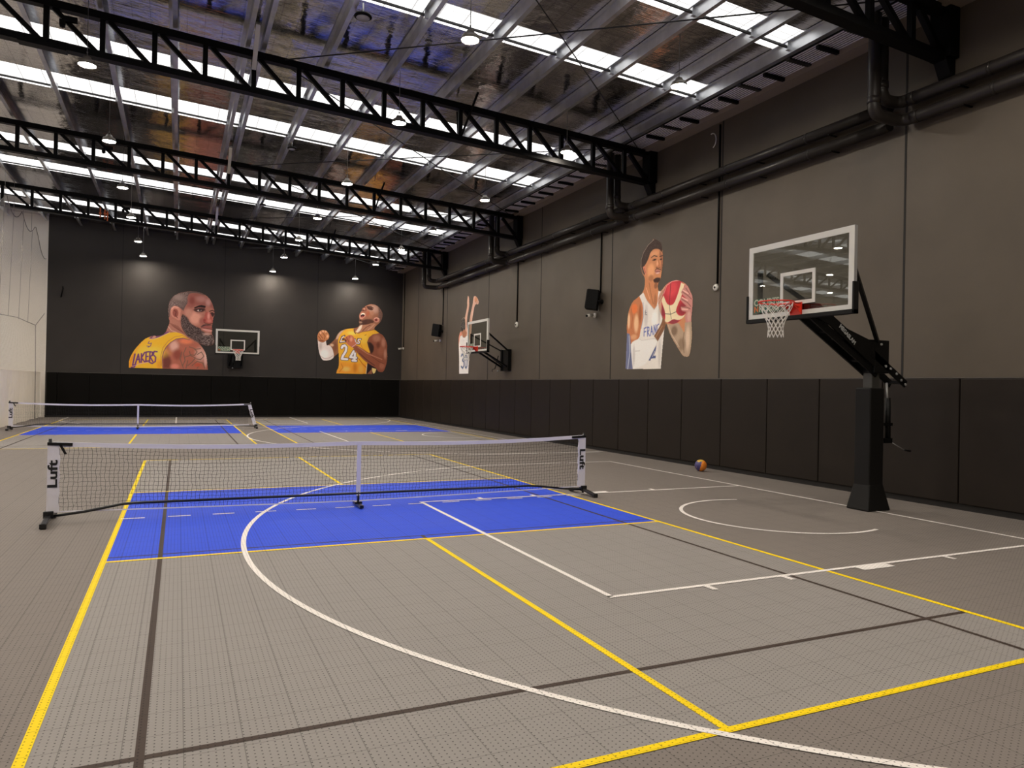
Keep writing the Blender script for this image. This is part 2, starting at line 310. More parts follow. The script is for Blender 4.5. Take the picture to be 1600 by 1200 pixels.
MURALS = {
'a': [
('P',[(-1.421,2.161),(-1.42,2.416),(-1.364,2.642),(-1.221,2.948),(-0.993,3.259),(-0.796,3.475),(-0.629,3.57),(-0.461,3.643),(-0.325,3.623),(-0.087,3.68),(0.031,3.82),(0.079,3.994),(0.177,4.268),(0.122,4.456),(0.091,4.798),(0.11,5.029),(0.158,5.224),(0.326,5.466),(0.567,5.618),(0.881,5.707),(1.163,5.728),(1.413,5.692),(1.63,5.587),(1.813,5.424),(1.926,5.209),(1.996,4.978),(2.036,4.804),(2.027,4.678),(1.975,4.565),(1.97,4.447),(1.955,4.321),(1.929,4.171),(1.95,4.015),(1.925,3.826),(2.022,3.666),(2.053,3.432),(1.964,3.31),(1.785,3.256),(1.569,3.293),(1.371,3.382),(1.498,3.251),(1.646,3.024),(1.741,2.754),(1.8,2.17),(-0.056,2.167)],'a5695a',0.0),
('p',[(0.919,5.567),(1.059,5.643),(1.343,5.636),(1.595,5.557),(1.814,5.397),(1.926,5.209),(2.003,4.979),(1.857,5.028),(1.64,5.111),(1.282,5.107),(1.072,4.977),(0.934,4.813),(0.792,4.882),(0.858,5.118),(0.87,5.389)],'8f5349',0.054),
('e',(1.455,5.391,0.215,0.136),'a8736a',0.097),
('e',(1.745,5.255,0.1,0.156),'b5827a',0.069),
('e',(1.066,5.287,0.106,0.155),'7d3f38',0.069),
('e',(1.223,4.521,0.249,0.291),'cf9280',0.116),
('e',(0.936,4.736,0.141,0.193),'b88070',0.085),
('e',(1.511,4.382,0.125,0.156),'9c5a50',0.069),
('p',[(1.127,4.884),(1.214,4.947),(1.427,5.0),(1.606,4.992),(1.63,4.888),(1.503,4.794),(1.343,4.761),(1.217,4.8)],'4d2e2c',0.035),
('e',(1.376,4.864,0.079,0.035),'cbb4ac',0.012),
('e',(1.401,4.874,0.039,0.043),'180d0d',0.008),
('l',[(1.163,4.859),(1.286,4.913),(1.464,4.932),(1.59,4.894)],'1c0f0f',0.019),
('e',(1.432,4.747,0.161,0.039),'b07466',0.031),
('l',[(1.625,4.935),(1.668,4.781),(1.614,4.622)],'7a4038',0.023),
('p',[(1.16,4.99),(1.424,5.132),(1.647,5.092),(1.628,4.997),(1.373,5.02),(1.179,4.93)],'231313',0.015),
('p',[(1.826,4.791),(1.934,4.829),(2.029,4.772),(2.002,4.653),(1.938,4.602),(1.883,4.677)],'3d2423',0.019),
('l',[(1.807,4.849),(1.932,4.907),(2.035,4.843)],'2a1817',0.039),
('p',[(1.628,4.779),(1.735,4.832),(1.833,4.792),(1.909,4.64),(1.978,4.448),(1.955,4.317),(1.765,4.271),(1.583,4.347),(1.538,4.461),(1.614,4.622)],'a8544a',0.023),
('e',(1.775,4.632,0.051,0.157),'d08c80',0.035),
('e',(1.798,4.418,0.093,0.078),'c07468',0.039),
('e',(1.6,4.426,0.05,0.07),'8a3f38',0.023),
('p',[(1.565,4.354),(1.764,4.279),(1.951,4.321),(1.891,4.239),(1.603,4.286)],'552925',0.019),
('p',[(0.122,4.456),(0.091,4.798),(0.11,5.029),(0.158,5.224),(0.326,5.466),(0.567,5.618),(0.881,5.707),(1.163,5.728),(1.413,5.692),(1.63,5.568),(1.541,5.573),(1.343,5.64),(1.059,5.643),(0.926,5.579),(0.873,5.389),(0.898,5.198),(0.79,4.99),(0.723,4.8),(0.652,4.873),(0.51,4.979),(0.37,5.024),(0.24,4.954),(0.174,4.765),(0.173,4.497)],'5e4b47',0.019),
('n',[(0.12,4.532),(0.093,5.028),(0.326,5.466),(0.881,5.691),(0.89,5.274),(0.72,4.954),(0.369,5.047),(0.167,4.765)],'9a8680',0.35),
('e',(0.536,5.404,0.21,0.134),'85716b',0.097),
('p',[(0.048,3.821),(0.086,3.995),(0.175,4.382),(0.382,4.414),(0.629,4.255),(0.74,3.952),(0.869,3.669),(0.674,3.756),(0.394,3.827)],'a97060',0.023),
('l',[(0.178,4.229),(0.319,4.084),(0.531,3.941)],'7a4438',0.023),
('l',[(0.255,4.203),(0.403,4.042),(0.595,3.898)],'7a4438',0.023),
('l',[(0.331,4.177),(0.488,4.001),(0.658,3.855)],'7a4438',0.023),
('l',[(0.408,4.15),(0.572,3.959),(0.722,3.812)],'7a4438',0.023),
('l',[(0.485,4.124),(0.657,3.917),(0.786,3.769)],'7a4438',0.023),
('l',[(0.112,4.073),(0.254,3.889),(0.463,3.83)],'caa090',0.027),
('p',[(0.195,4.767),(0.233,4.93),(0.37,5.016),(0.538,4.973),(0.625,4.832),(0.594,4.619),(0.644,4.402),(0.523,4.356),(0.381,4.463),(0.241,4.54)],'bd7f6e',0.019),
('p',[(0.278,4.753),(0.338,4.883),(0.47,4.869),(0.522,4.71),(0.501,4.555),(0.38,4.502),(0.288,4.6)],'8a4a40',0.023),
('l',[(0.339,4.814),(0.428,4.743),(0.396,4.587),(0.485,4.477)],'5e2a25',0.031),
('l',[(0.235,4.846),(0.336,4.975),(0.511,4.94)],'dba594',0.023),
('p',[(0.618,4.485),(0.691,4.663),(0.78,4.61),(0.905,4.502),(1.015,4.276),(1.231,4.133),(1.446,4.059),(1.484,3.952),(1.628,3.889),(1.775,3.771),(1.918,3.81),(2.022,3.666),(2.053,3.432),(1.964,3.31),(1.785,3.256),(1.569,3.293),(1.316,3.419),(1.101,3.545),(0.886,3.682),(0.705,3.95),(0.631,4.178)],'3c2c2b',0.031),
('n',[(0.618,4.485),(0.779,4.63),(1.015,4.276),(1.447,3.989),(1.775,3.732),(1.993,3.664),(2.045,3.431),(1.785,3.256),(1.316,3.419),(0.886,3.682),(0.65,4.102)],'8d7a76',0.4),
('e',(1.72,3.808,0.144,0.055),'b48c82',0.039),
('n',[(1.488,3.757),(1.991,3.782),(2.045,3.431),(1.785,3.264),(1.496,3.368)],'c0aaa4',0.25),
('p',[(1.444,4.137),(1.585,4.253),(1.819,4.259),(1.928,4.202),(1.766,4.201),(1.517,4.102)],'4a302f',0.019),
('p',[(1.474,4.099),(1.658,4.203),(1.838,4.185),(1.933,4.147),(1.942,4.054),(1.732,4.082)],'93504a',0.015),
('l',[(1.474,4.084),(1.733,4.058),(1.942,4.038)],'4a2220',0.027),
('p',[(1.482,4.061),(1.733,4.027),(1.929,4.006),(1.902,3.919),(1.7,3.924),(1.555,3.994)],'c98d83',0.019),
('p',[(-0.056,2.167),(-0.091,2.688),(-0.045,2.957),(0.129,3.213),(0.401,3.466),(0.748,3.575),(1.031,3.503),(1.281,3.398),(1.498,3.251),(1.646,3.024),(1.741,2.754),(1.8,2.17)],'a8604e',0.015),
('p',[(-0.056,2.174),(-0.084,2.688),(0.032,2.922),(0.208,2.737),(0.282,2.51),(0.219,2.182)],'6d372e',0.085),
('e',(0.372,3.204,0.173,0.23),'d3a293',0.108),
('e',(0.856,3.437,0.247,0.116),'d97a58',0.069),
('e',(0.518,2.825,0.175,0.23),'8a4538',0.108),
('e',(0.425,2.284,0.156,0.115),'d08070',0.069),
('e',(1.47,2.861,0.215,0.311),'c9988a',0.135),
('e',(1.689,2.674,0.065,0.312),'dcb0a4',0.046),
('l',[(0.862,3.147),(0.762,2.873),(0.838,2.567),(0.738,2.332)],'6f5548',0.035),
('l',[(1.002,3.192),(1.216,3.123),(1.325,2.972),(1.222,2.813),(1.044,2.845),(1.006,2.998)],'6f5548',0.035),
('l',[(0.835,2.721),(1.045,2.806),(1.26,2.698),(1.122,2.499),(0.949,2.339)],'6f5548',0.035),
('l',[(1.328,2.856),(1.504,2.979),(1.615,2.788),(1.475,2.627),(1.296,2.66)],'6f5548',0.035),
('l',[(1.125,2.344),(1.334,2.545),(1.585,2.475),(1.662,2.244)],'6f5548',0.035),
('l',[(0.691,2.947),(0.627,2.637),(0.775,2.218)],'6f5548',0.035),
('l',[(1.479,2.433),(1.34,2.234)],'6f5548',0.035),
('l',[(0.944,2.571),(0.881,2.221)],'6f5548',0.035),
('l',[(1.216,3.084),(1.465,3.133)],'6f5548',0.035),
('e',(1.373,2.391,0.142,0.086),'b5543f',0.046),
('p',[(-1.421,2.161),(-1.42,2.416),(-1.364,2.642),(-1.221,2.948),(-0.993,3.259),(-0.796,3.475),(-0.629,3.563),(-0.459,3.51),(-0.222,3.597),(0.016,3.724),(0.221,3.803),(0.463,3.83),(0.709,3.758),(0.923,3.594),(0.996,3.513),(0.748,3.575),(0.47,3.523),(0.23,3.351),(0.061,3.152),(-0.044,2.919),(-0.091,2.688),(-0.049,2.167)],'efae2c',0.012),
('p',[(-1.421,2.161),(-1.41,2.453),(-1.188,2.95),(-0.96,3.26),(-1.151,2.801),(-1.279,2.495),(-1.305,2.164)],'d8901f',0.054),
('e',(-0.548,2.899,0.511,0.227),'f7c348',0.193),
('e',(-0.197,2.341,0.103,0.19),'d9982a',0.058),
('l',[(0.942,3.568),(0.711,3.688),(0.398,3.62),(0.125,3.404),(-0.075,3.108),(-0.154,2.762),(-0.128,2.305)],'a86a4a',0.019),
('l',[(0.988,3.512),(0.748,3.582),(0.452,3.522),(0.23,3.359),(0.055,3.152),(-0.051,2.919),(-0.094,2.688),(-0.063,2.174)],'7a4a58',0.031),
('p',[(-0.645,3.483),(-0.529,3.613),(-0.394,3.65),(-0.291,3.625),(-0.087,3.718),(0.048,3.84),(0.186,3.835),(0.016,3.716),(-0.221,3.575),(-0.458,3.48)],'7d476a',0.012),
('p',[(-0.533,3.499),(-0.461,3.624),(-0.352,3.614),(-0.391,3.521)],'c48c7c',0.012),
('l',[(-0.627,3.472),(-0.458,3.472),(-0.221,3.567),(0.016,3.704),(0.186,3.801)],'e8c890',0.019),
('l',[(-0.625,3.37),(-0.674,3.273),(-0.59,3.277)],'6d4a78',0.031),
('l',[(-0.607,3.276),(-0.539,3.298),(-0.571,3.164),(-0.671,3.103)],'6d4a78',0.031),
('l',[(-0.723,3.157),(-0.621,3.143)],'6d4a78',0.031),
('l',[(-1.178,2.781),(-1.258,2.289),(-1.142,2.331),(-1.19,2.216),(-1.306,2.194)],'6a3a70',0.062),
('l',[(-1.15,2.368),(-1.044,2.786),(-0.984,2.422)],'6a3a70',0.062),
('l',[(-1.113,2.539),(-0.996,2.561)],'6a3a70',0.062),
('l',[(-0.924,2.809),(-0.923,2.432)],'6a3a70',0.062),
('l',[(-0.801,2.87),(-0.92,2.621),(-0.793,2.455)],'6a3a70',0.062),
('l',[(-0.744,2.884),(-0.743,2.468)],'6a3a70',0.062),
('l',[(-0.744,2.884),(-0.643,2.907)],'6a3a70',0.062),
('l',[(-0.74,2.684),(-0.663,2.702)],'6a3a70',0.062),
('l',[(-0.743,2.476),(-0.642,2.502)],'6a3a70',0.062),
('l',[(-0.589,2.909),(-0.595,2.499)],'6a3a70',0.062),
('l',[(-0.589,2.909),(-0.487,2.894),(-0.498,2.742),(-0.585,2.701),(-0.472,2.485)],'6a3a70',0.062),
('l',[(-0.311,2.92),(-0.42,2.931),(-0.461,2.789),(-0.361,2.678),(-0.37,2.48),(-0.497,2.389),(-0.614,2.45)],'6a3a70',0.062),
('l',[(-1.234,2.253),(-0.942,2.375),(-0.641,2.441)],'c89ab0',0.019)],
'b': [
('P',[(7.61,2.149),(7.632,2.304),(7.713,2.435),(7.732,2.749),(7.709,3.171),(7.484,2.979),(7.463,2.916),(7.314,2.808),(7.098,2.764),(6.936,2.788),(6.807,3.009),(6.729,3.297),(6.686,3.659),(6.655,3.948),(6.712,4.133),(6.852,4.256),(7.031,4.28),(7.159,4.174),(7.252,4.014),(7.22,3.847),(7.078,3.749),(7.125,3.532),(7.261,3.582),(7.51,3.824),(7.614,4.049),(7.756,4.241),(8.01,4.375),(8.193,4.4),(8.452,4.436),(8.637,4.49),(8.727,4.625),(8.661,4.745),(8.703,4.903),(8.662,5.05),(8.715,5.202),(8.799,5.312),(8.822,5.433),(8.952,5.534),(9.063,5.616),(9.25,5.693),(9.44,5.687),(9.632,5.598),(9.789,5.419),(9.882,5.229),(9.856,5.008),(9.764,4.814),(9.614,4.674),(9.483,4.535),(9.467,4.422),(9.737,4.247),(9.893,4.161),(10.051,3.96),(10.154,3.662),(10.141,3.359),(10.179,3.019),(10.099,2.6),(9.971,2.286),(9.741,2.288),(9.643,2.398),(9.607,2.284),(9.438,2.167),(9.079,2.165)],'8f5a42',0.0),
('p',[(8.703,4.903),(8.662,5.05),(8.715,5.202),(8.799,5.312),(8.822,5.433),(8.952,5.534),(9.063,5.616),(9.25,5.693),(9.44,5.687),(9.632,5.598),(9.789,5.419),(9.882,5.229),(9.856,5.008),(9.764,4.814),(9.614,4.674),(9.464,4.534),(9.391,4.418),(8.788,4.386),(8.727,4.625),(8.661,4.745)],'94624c',0.015),
('e',(9.407,5.433,0.267,0.188),'b08a7a',0.13),
('p',[(9.632,5.598),(9.789,5.419),(9.882,5.229),(9.856,5.008),(9.745,4.794),(9.646,4.958),(9.677,5.299)],'6b4c42',0.052),
('n',[(9.44,5.687),(9.789,5.419),(9.873,5.085),(9.687,4.848),(9.602,5.219),(9.368,5.505)],'9a8078',0.2),
('p',[(9.045,5.559),(9.329,5.54),(9.389,5.413),(9.295,5.369),(9.181,5.4),(9.085,5.45)],'4a2a22',0.026),
('l',[(9.064,5.542),(9.253,5.573),(9.406,5.489)],'2c1814',0.033),
('l',[(9.123,5.433),(9.237,5.403),(9.332,5.39)],'24120f',0.022),
('p',[(8.812,5.413),(8.952,5.497),(9.067,5.411),(9.05,5.316),(8.919,5.282),(8.799,5.301)],'7d4a3c',0.022),
('e',(8.935,5.421,0.045,0.037),'b88a74',0.019),
('e',(8.873,5.343,0.053,0.023),'4a2820',0.015),
('l',[(8.859,5.472),(8.952,5.516),(9.009,5.482)],'35201b',0.022),
('e',(9.128,5.19,0.091,0.149),'a4583f',0.052),
('e',(9.263,5.086,0.106,0.112),'a06a50',0.052),
('e',(9.336,5.24,0.094,0.112),'a8765e',0.052),
('p',[(8.727,5.158),(8.826,5.246),(8.989,5.2),(9.018,5.071),(8.926,4.984),(8.845,4.912),(8.732,4.905),(8.7,5.015)],'c48a78',0.019),
('p',[(8.757,5.138),(8.846,5.21),(8.967,5.165),(8.954,5.06),(8.858,4.98),(8.76,5.004)],'2c0d0c',0.011),
('p',[(8.772,5.153),(8.864,5.219),(8.974,5.181),(8.968,5.136),(8.854,5.159),(8.773,5.116)],'e8dccf',0.007),
('e',(8.85,5.031,0.06,0.029),'8a3a38',0.011),
('p',[(8.667,4.808),(8.853,4.856),(9.077,4.925),(9.267,4.88),(9.195,4.707),(8.972,4.583),(8.803,4.592),(8.689,4.661)],'4a2e27',0.045),
('e',(8.749,4.85,0.052,0.03),'2c1a18',0.015),
('e',(8.762,4.739,0.075,0.045),'a07c6a',0.026),
('p',[(9.078,4.888),(9.266,4.936),(9.458,4.835),(9.347,4.678),(9.084,4.626)],'543429',0.045),
('e',(9.571,4.916,0.152,0.127),'c98a7a',0.019),
('e',(9.54,4.907,0.076,0.068),'7a342d',0.022),
('l',[(9.456,4.947),(9.549,5.02),(9.684,4.979)],'e8b8a4',0.026),
('p',[(8.674,4.492),(8.791,4.603),(9.083,4.645),(9.384,4.755),(9.575,4.691),(9.483,4.535),(9.448,4.391),(9.165,4.331),(8.865,4.286),(8.68,4.195),(8.492,4.26)],'a87359',0.022),
('p',[(8.71,4.55),(8.84,4.62),(8.817,4.444),(8.715,4.289),(8.587,4.209),(8.53,4.261),(8.62,4.396)],'ead0bc',0.03),
('l',[(8.865,4.316),(9.048,4.512),(9.272,4.637)],'6d4232',0.033),
('l',[(9.127,4.367),(9.313,4.526),(9.461,4.685)],'c89a80',0.03),
('p',[(8.01,4.375),(7.756,4.241),(7.614,4.049),(7.51,3.824),(7.261,3.582),(7.126,3.525),(7.262,3.538),(7.392,3.397),(7.47,3.107),(7.484,2.979),(7.709,3.171),(7.677,3.666),(7.689,3.924),(7.867,4.191)],'8c5c40',0.015),
('p',[(7.991,4.363),(7.756,4.233),(7.621,4.039),(7.564,3.845),(7.655,3.849),(7.759,4.075)],'c8a78e',0.03),
('e',(7.517,3.476,0.109,0.221),'7a4c34',0.067),
('e',(7.371,3.543,0.09,0.066),'d0a888',0.03),
('p',[(6.683,3.804),(6.705,3.623),(6.729,3.297),(6.807,3.009),(6.936,2.788),(7.098,2.764),(7.314,2.808),(7.463,2.916),(7.482,3.07),(7.41,3.361),(7.262,3.545),(7.126,3.518),(7.078,3.749),(6.972,3.653),(6.829,3.647)],'ddd0ca',0.011),
('e',(7.02,3.09,0.215,0.219),'ece2dd',0.111),
('e',(6.832,3.483,0.072,0.182),'c2b2ac',0.052),
('l',[(6.807,3.009),(7.024,2.871),(7.275,2.916),(7.435,3.032)],'bba8a0',0.03),
('p',[(6.655,3.948),(6.712,4.133),(6.852,4.256),(7.031,4.28),(7.159,4.174),(7.252,4.014),(7.22,3.847),(7.078,3.749),(7.042,3.719),(6.829,3.658),(6.691,3.768)],'bd7a50',0.015),
('l',[(6.748,4.098),(6.84,3.957),(6.932,3.852)],'7a4226',0.03),
('l',[(6.871,4.195),(6.982,4.037),(7.037,3.967)],'7a4226',0.03),
('l',[(7.014,4.239),(7.113,4.116)],'7a4226',0.03),
('l',[(6.716,3.951),(6.826,3.811)],'7a4226',0.03),
('l',[(7.037,3.967),(7.004,3.819)],'7a4226',0.03),
('e',(6.812,4.12,0.043,0.059),'e0ac84',0.03),
('e',(6.932,4.199,0.05,0.051),'e0ac84',0.03),
('e',(7.069,4.187,0.05,0.051),'e0ac84',0.03),
('e',(7.152,3.965,0.051,0.073),'e0ac84',0.03),
('e',(6.863,3.74,0.143,0.044),'8a4c2c',0.03),
('p',[(7.61,2.149),(7.632,2.304),(7.713,2.435),(7.743,2.749),(7.696,3.262),(7.666,3.666),(7.672,3.887),(7.777,4.113),(7.974,4.325),(8.193,4.4),(8.452,4.432),(8.492,4.26),(8.643,4.163),(8.865,4.278),(9.165,4.331),(9.486,4.423),(9.73,4.239),(9.396,4.155),(9.21,3.996),(9.121,3.768),(9.182,3.546),(9.27,3.324),(9.228,3.173),(9.307,2.988),(9.125,2.664),(9.135,2.571),(9.079,2.165)],'f0aa32',0.011),
('p',[(7.61,2.149),(7.721,2.417),(7.75,2.749),(9.125,2.683),(9.079,2.165)],'e2952f',0.093),
('e',(8.088,2.391,0.184,0.111),'f0b860',0.074),
('e',(8.53,2.478,0.093,0.223),'c97a22',0.074),
('e',(8.83,2.412,0.112,0.186),'f0a848',0.074),
('e',(8.346,4.178,0.222,0.093),'fac858',0.074),
('e',(8.948,3.909,0.188,0.224),'f5b640',0.093),
('l',[(8.707,2.93),(8.899,2.675),(9.091,2.495)],'c06a1a',0.045),
('l',[(7.844,2.642),(7.939,2.46),(7.761,2.234)],'c87a22',0.037),
('l',[(8.727,3.75),(8.883,3.458),(9.227,3.21)],'d08a20',0.037),
('l',[(8.434,4.412),(8.492,4.26),(8.643,4.174),(8.866,4.271),(9.165,4.331),(9.467,4.414)],'8a5030',0.022),
('l',[(8.446,4.369),(8.463,4.239),(8.532,4.169)],'5a3a38',0.045),
('l',[(9.73,4.239),(9.396,4.155),(9.21,3.996),(9.124,3.768),(9.182,3.546),(9.27,3.324)],'5a3040',0.026),
('l',[(7.767,3.707),(7.864,3.969),(7.98,4.03)],'3c2838',0.089),
('l',[(7.767,3.707),(8.059,3.75)],'3c2838',0.089),
('l',[(7.874,3.859),(7.983,3.864)],'3c2838',0.089),
('l',[(8.5,3.888),(8.541,3.742)],'3c2838',0.089),
('l',[(8.798,3.902),(8.649,3.903),(8.632,3.802),(8.745,3.769),(8.71,3.667),(8.56,3.687)],'3c2838',0.089),
('l',[(7.785,3.719),(7.872,3.951),(7.962,4.011)],'e4d8dc',0.041),
('l',[(7.796,3.723),(8.041,3.756)],'e4d8dc',0.041),
('l',[(8.5,3.881),(8.54,3.749)],'e4d8dc',0.041),
('l',[(8.784,3.894),(8.664,3.889),(8.651,3.802),(8.738,3.769),(8.702,3.682),(8.579,3.699)],'e4d8dc',0.041),
('l',[(7.864,3.435),(7.899,3.521),(8.008,3.555),(8.084,3.462),(8.051,3.258),(7.927,3.05),(7.875,2.893),(8.133,2.88)],'5a3548',0.163),
('l',[(8.457,3.292),(8.279,2.97),(8.594,2.956)],'5a3548',0.163),
('l',[(8.515,3.183),(8.493,2.83)],'5a3548',0.163),
('l',[(8.393,2.826),(8.578,2.821)],'5a3548',0.163),
('l',[(7.864,3.435),(7.899,3.521),(8.008,3.555),(8.084,3.462),(8.051,3.258),(7.927,3.05),(7.875,2.893),(8.133,2.88)],'e6dde0',0.108),
('l',[(8.446,3.284),(8.289,2.989),(8.575,2.962)],'e6dde0',0.108),
('l',[(8.515,3.183),(8.493,2.83)],'e6dde0',0.108),
('l',[(8.4,2.826),(8.571,2.821)],'e6dde0',0.108),
('l',[(8.982,4.098),(9.056,4.139)],'a86a30',0.03),
('p',[(9.228,3.173),(9.346,2.952),(9.658,2.587),(9.643,2.398),(9.607,2.284),(9.438,2.167),(9.393,2.173),(9.376,2.428),(9.135,2.167),(9.079,2.165),(9.136,2.683)],'261820',0.015),
('p',[(9.386,2.485),(9.604,2.435),(9.543,2.245),(9.469,2.168),(9.397,2.316)],'ecc880',0.019),
('l',[(9.125,2.645),(9.09,2.18)],'e8c8a0',0.03),
('p',[(9.73,4.239),(9.893,4.161),(10.051,3.96),(10.154,3.662),(10.141,3.359),(10.179,3.019),(10.099,2.6),(9.971,2.286),(9.741,2.288),(9.623,2.435),(9.425,2.805),(9.23,3.061),(9.281,3.325),(9.332,3.589),(9.253,3.773),(9.139,3.806),(9.217,4.015),(9.396,4.163)],'8a4f3a',0.015),
('p',[(9.139,3.768),(9.291,3.775),(9.465,3.595),(9.452,3.332),(9.341,3.177),(9.27,3.324),(9.189,3.546)],'35201c',0.045),
('e',(9.59,3.977,0.191,0.17),'a8705a',0.093),
('e',(9.939,3.766,0.097,0.226),'b57c66',0.067),
('e',(9.833,3.347,0.173,0.227),'9c5c44',0.093),
('e',(9.674,3.642,0.084,0.151),'6d3a2a',0.052),
('e',(10.048,3.204,0.069,0.227),'b8826c',0.045),
('p',[(8.36,3.511),(8.581,3.595),(8.807,3.474),(9.189,3.228),(9.57,3.129),(9.918,2.972),(10.113,2.828),(10.08,2.562),(9.932,2.312),(9.622,2.473),(9.315,2.632),(8.971,2.846),(8.626,3.206)],'8f503a',0.019),
('l',[(8.657,3.505),(9.114,3.206),(9.495,3.07),(9.88,2.933)],'b5785e',0.045),
('l',[(8.739,3.192),(9.121,2.869),(9.505,2.62)],'63362a',0.052),
('e',(9.887,2.594,0.135,0.151),'a5654e',0.067),
('l',[(9.343,3.065),(9.729,2.815),(10.0,2.711)],'6a3a2c',0.03),
('p',[(7.976,3.864),(8.054,3.997),(8.2,4.078),(8.348,4.085),(8.462,3.961),(8.522,3.741),(8.61,3.626),(8.405,3.468),(8.248,3.536),(8.061,3.683)],'bd6c4e',0.015),
('l',[(8.055,3.979),(8.15,3.835),(8.207,3.727)],'7a3a28',0.026),
('l',[(8.2,4.06),(8.296,3.879)],'8a4632',0.026),
('e',(8.315,3.88,0.059,0.111),'d89478',0.037),
('e',(8.04,3.793,0.044,0.066),'5c2c20',0.022),
('l',[(8.36,3.492),(8.561,3.65)],'d0a0a0',0.03)],
'c': [
('P',[(5.782,2.166),(5.768,2.578),(5.741,3.076),(5.762,3.233),(5.728,3.511),(5.678,3.663),(5.523,3.865),(5.261,3.96),(5.082,4.047),(5.011,4.204),(5.017,4.401),(5.15,4.539),(5.218,4.716),(5.212,4.867),(5.114,5.033),(4.941,5.185),(4.792,5.249),(4.67,5.298),(4.547,5.24),(4.39,5.148),(4.333,4.993),(4.303,4.8),(4.299,4.669),(4.331,4.471),(4.382,4.274),(4.48,4.193),(4.47,4.022),(4.363,3.987),(4.156,4.136),(3.951,4.19),(3.725,4.179),(3.547,4.111),(3.451,4.063),(3.35,3.977),(3.274,3.858),(3.186,3.739),(3.189,3.522),(3.223,3.252),(3.182,2.868),(3.223,2.543),(3.295,2.398),(3.484,2.415),(3.679,2.616),(3.981,2.942),(4.128,3.223),(4.194,3.098),(4.232,2.812),(4.306,2.144)],'c08058',0.0),
('p',[(5.001,4.684),(4.97,4.83),(4.833,4.973),(4.638,5.05),(4.443,5.006),(4.333,4.848),(4.3,4.698),(4.332,4.5),(4.375,4.36),(4.382,4.268),(4.49,4.194),(4.661,4.23),(4.888,4.339),(5.009,4.475)],'c58359',0.012),
('e',(4.77,4.532,0.139,0.164),'dc9c6e',0.053),
('e',(4.634,4.926,0.171,0.066),'d2946a',0.041),
('p',[(4.432,4.981),(4.323,4.832),(4.304,4.67),(4.34,4.472),(4.388,4.479),(4.367,4.708),(4.448,4.867)],'9a6248',0.02),
('e',(4.764,4.353,0.099,0.075),'a86c48',0.035),
('p',[(5.206,4.683),(5.223,4.868),(5.114,5.033),(4.951,5.199),(4.867,5.256),(4.792,5.255),(4.764,5.285),(4.704,5.268),(4.666,5.309),(4.616,5.27),(4.547,5.264),(4.507,5.222),(4.43,5.202),(4.39,5.148),(4.351,5.118),(4.332,4.979),(4.354,4.91),(4.452,5.007),(4.662,5.048),(4.809,4.984),(4.87,4.859),(4.967,4.745),(5.052,4.685),(5.02,4.506),(5.044,4.455),(5.134,4.537)],'3a2a24',0.009),
('l',[(5.071,4.483),(5.18,4.68),(5.186,4.863),(5.088,5.029),(4.915,5.174),(4.67,5.274)],'9a8a7c',0.012),
('n',[(5.088,5.029),(4.669,5.271),(4.375,5.117),(4.443,5.012),(4.835,5.018),(5.03,4.809)],'54423a',0.3),
('l',[(4.765,4.852),(4.657,4.882),(4.534,4.845)],'2a1a14',0.023),
('l',[(4.437,4.824),(4.323,4.829)],'2a1a14',0.02),
('e',(4.639,4.779,0.088,0.024),'70452f',0.009),
('e',(4.629,4.777,0.044,0.017),'180f0c',0.006),
('e',(4.378,4.751,0.048,0.018),'2a1a14',0.009),
('l',[(4.483,4.755),(4.421,4.614)],'a0643f',0.018),
('e',(4.478,4.602,0.096,0.035),'b8744f',0.015),
('l',[(4.565,4.585),(4.477,4.555),(4.4,4.568)],'603424',0.015),
('e',(4.519,4.673,0.029,0.065),'dca27a',0.012),
('l',[(4.606,4.509),(4.549,4.554),(4.389,4.514)],'4f3226',0.023),
('p',[(4.611,4.51),(4.515,4.531),(4.398,4.492),(4.406,4.429),(4.521,4.427),(4.6,4.461)],'b9796c',0.009),
('l',[(4.591,4.489),(4.407,4.47)],'6a2a26',0.015),
('e',(4.497,4.438,0.067,0.015),'d8b0a4',0.009),
('p',[(4.673,4.305),(4.543,4.342),(4.393,4.316),(4.39,4.246),(4.504,4.196),(4.642,4.231)],'3a241c',0.015),
('p',[(5.108,4.669),(5.026,4.694),(4.962,4.573),(4.947,4.442),(5.041,4.515)],'c97c60',0.009),
('l',[(5.05,4.631),(5.0,4.519)],'7a3c2c',0.015),
('p',[(5.008,4.429),(4.888,4.324),(4.661,4.221),(4.485,4.188),(4.474,3.993),(4.498,3.674),(4.616,3.582),(4.923,3.835),(5.082,4.038),(5.01,4.174)],'c27e54',0.015),
('l',[(4.835,4.243),(4.752,3.965),(4.655,3.719)],'98603c',0.023),
('l',[(4.948,4.137),(4.798,3.852)],'dba078',0.023),
('e',(4.574,3.799,0.058,0.147),'a86c48',0.023),
('e',(4.561,4.15,0.068,0.074),'8f5a3c',0.023),
('p',[(5.261,3.96),(5.068,3.759),(5.056,3.396),(5.157,3.162),(5.174,2.905),(5.383,2.871),(5.567,2.781),(5.603,3.037),(5.752,3.092),(5.758,3.264),(5.678,3.663),(5.523,3.865)],'bd754c',0.012),
('e',(5.436,3.672,0.133,0.123),'d8743f',0.041),
('e',(5.344,3.297,0.095,0.215),'e2b48a',0.041),
('e',(5.669,3.382,0.055,0.187),'e0b890',0.02),
('e',(5.184,3.528,0.062,0.213),'9a5a38',0.026),
('e',(5.439,2.966,0.132,0.062),'d09870',0.029),
('l',[(5.57,3.684),(5.508,3.432),(5.554,3.188)],'a0603c',0.02),
('p',[(5.752,3.083),(5.603,3.049),(5.562,2.787),(5.455,2.161),(5.782,2.166),(5.768,2.578)],'6b7090',0.009),
('l',[(5.645,3.008),(5.598,2.572),(5.683,2.171)],'c8ccd4',0.02),
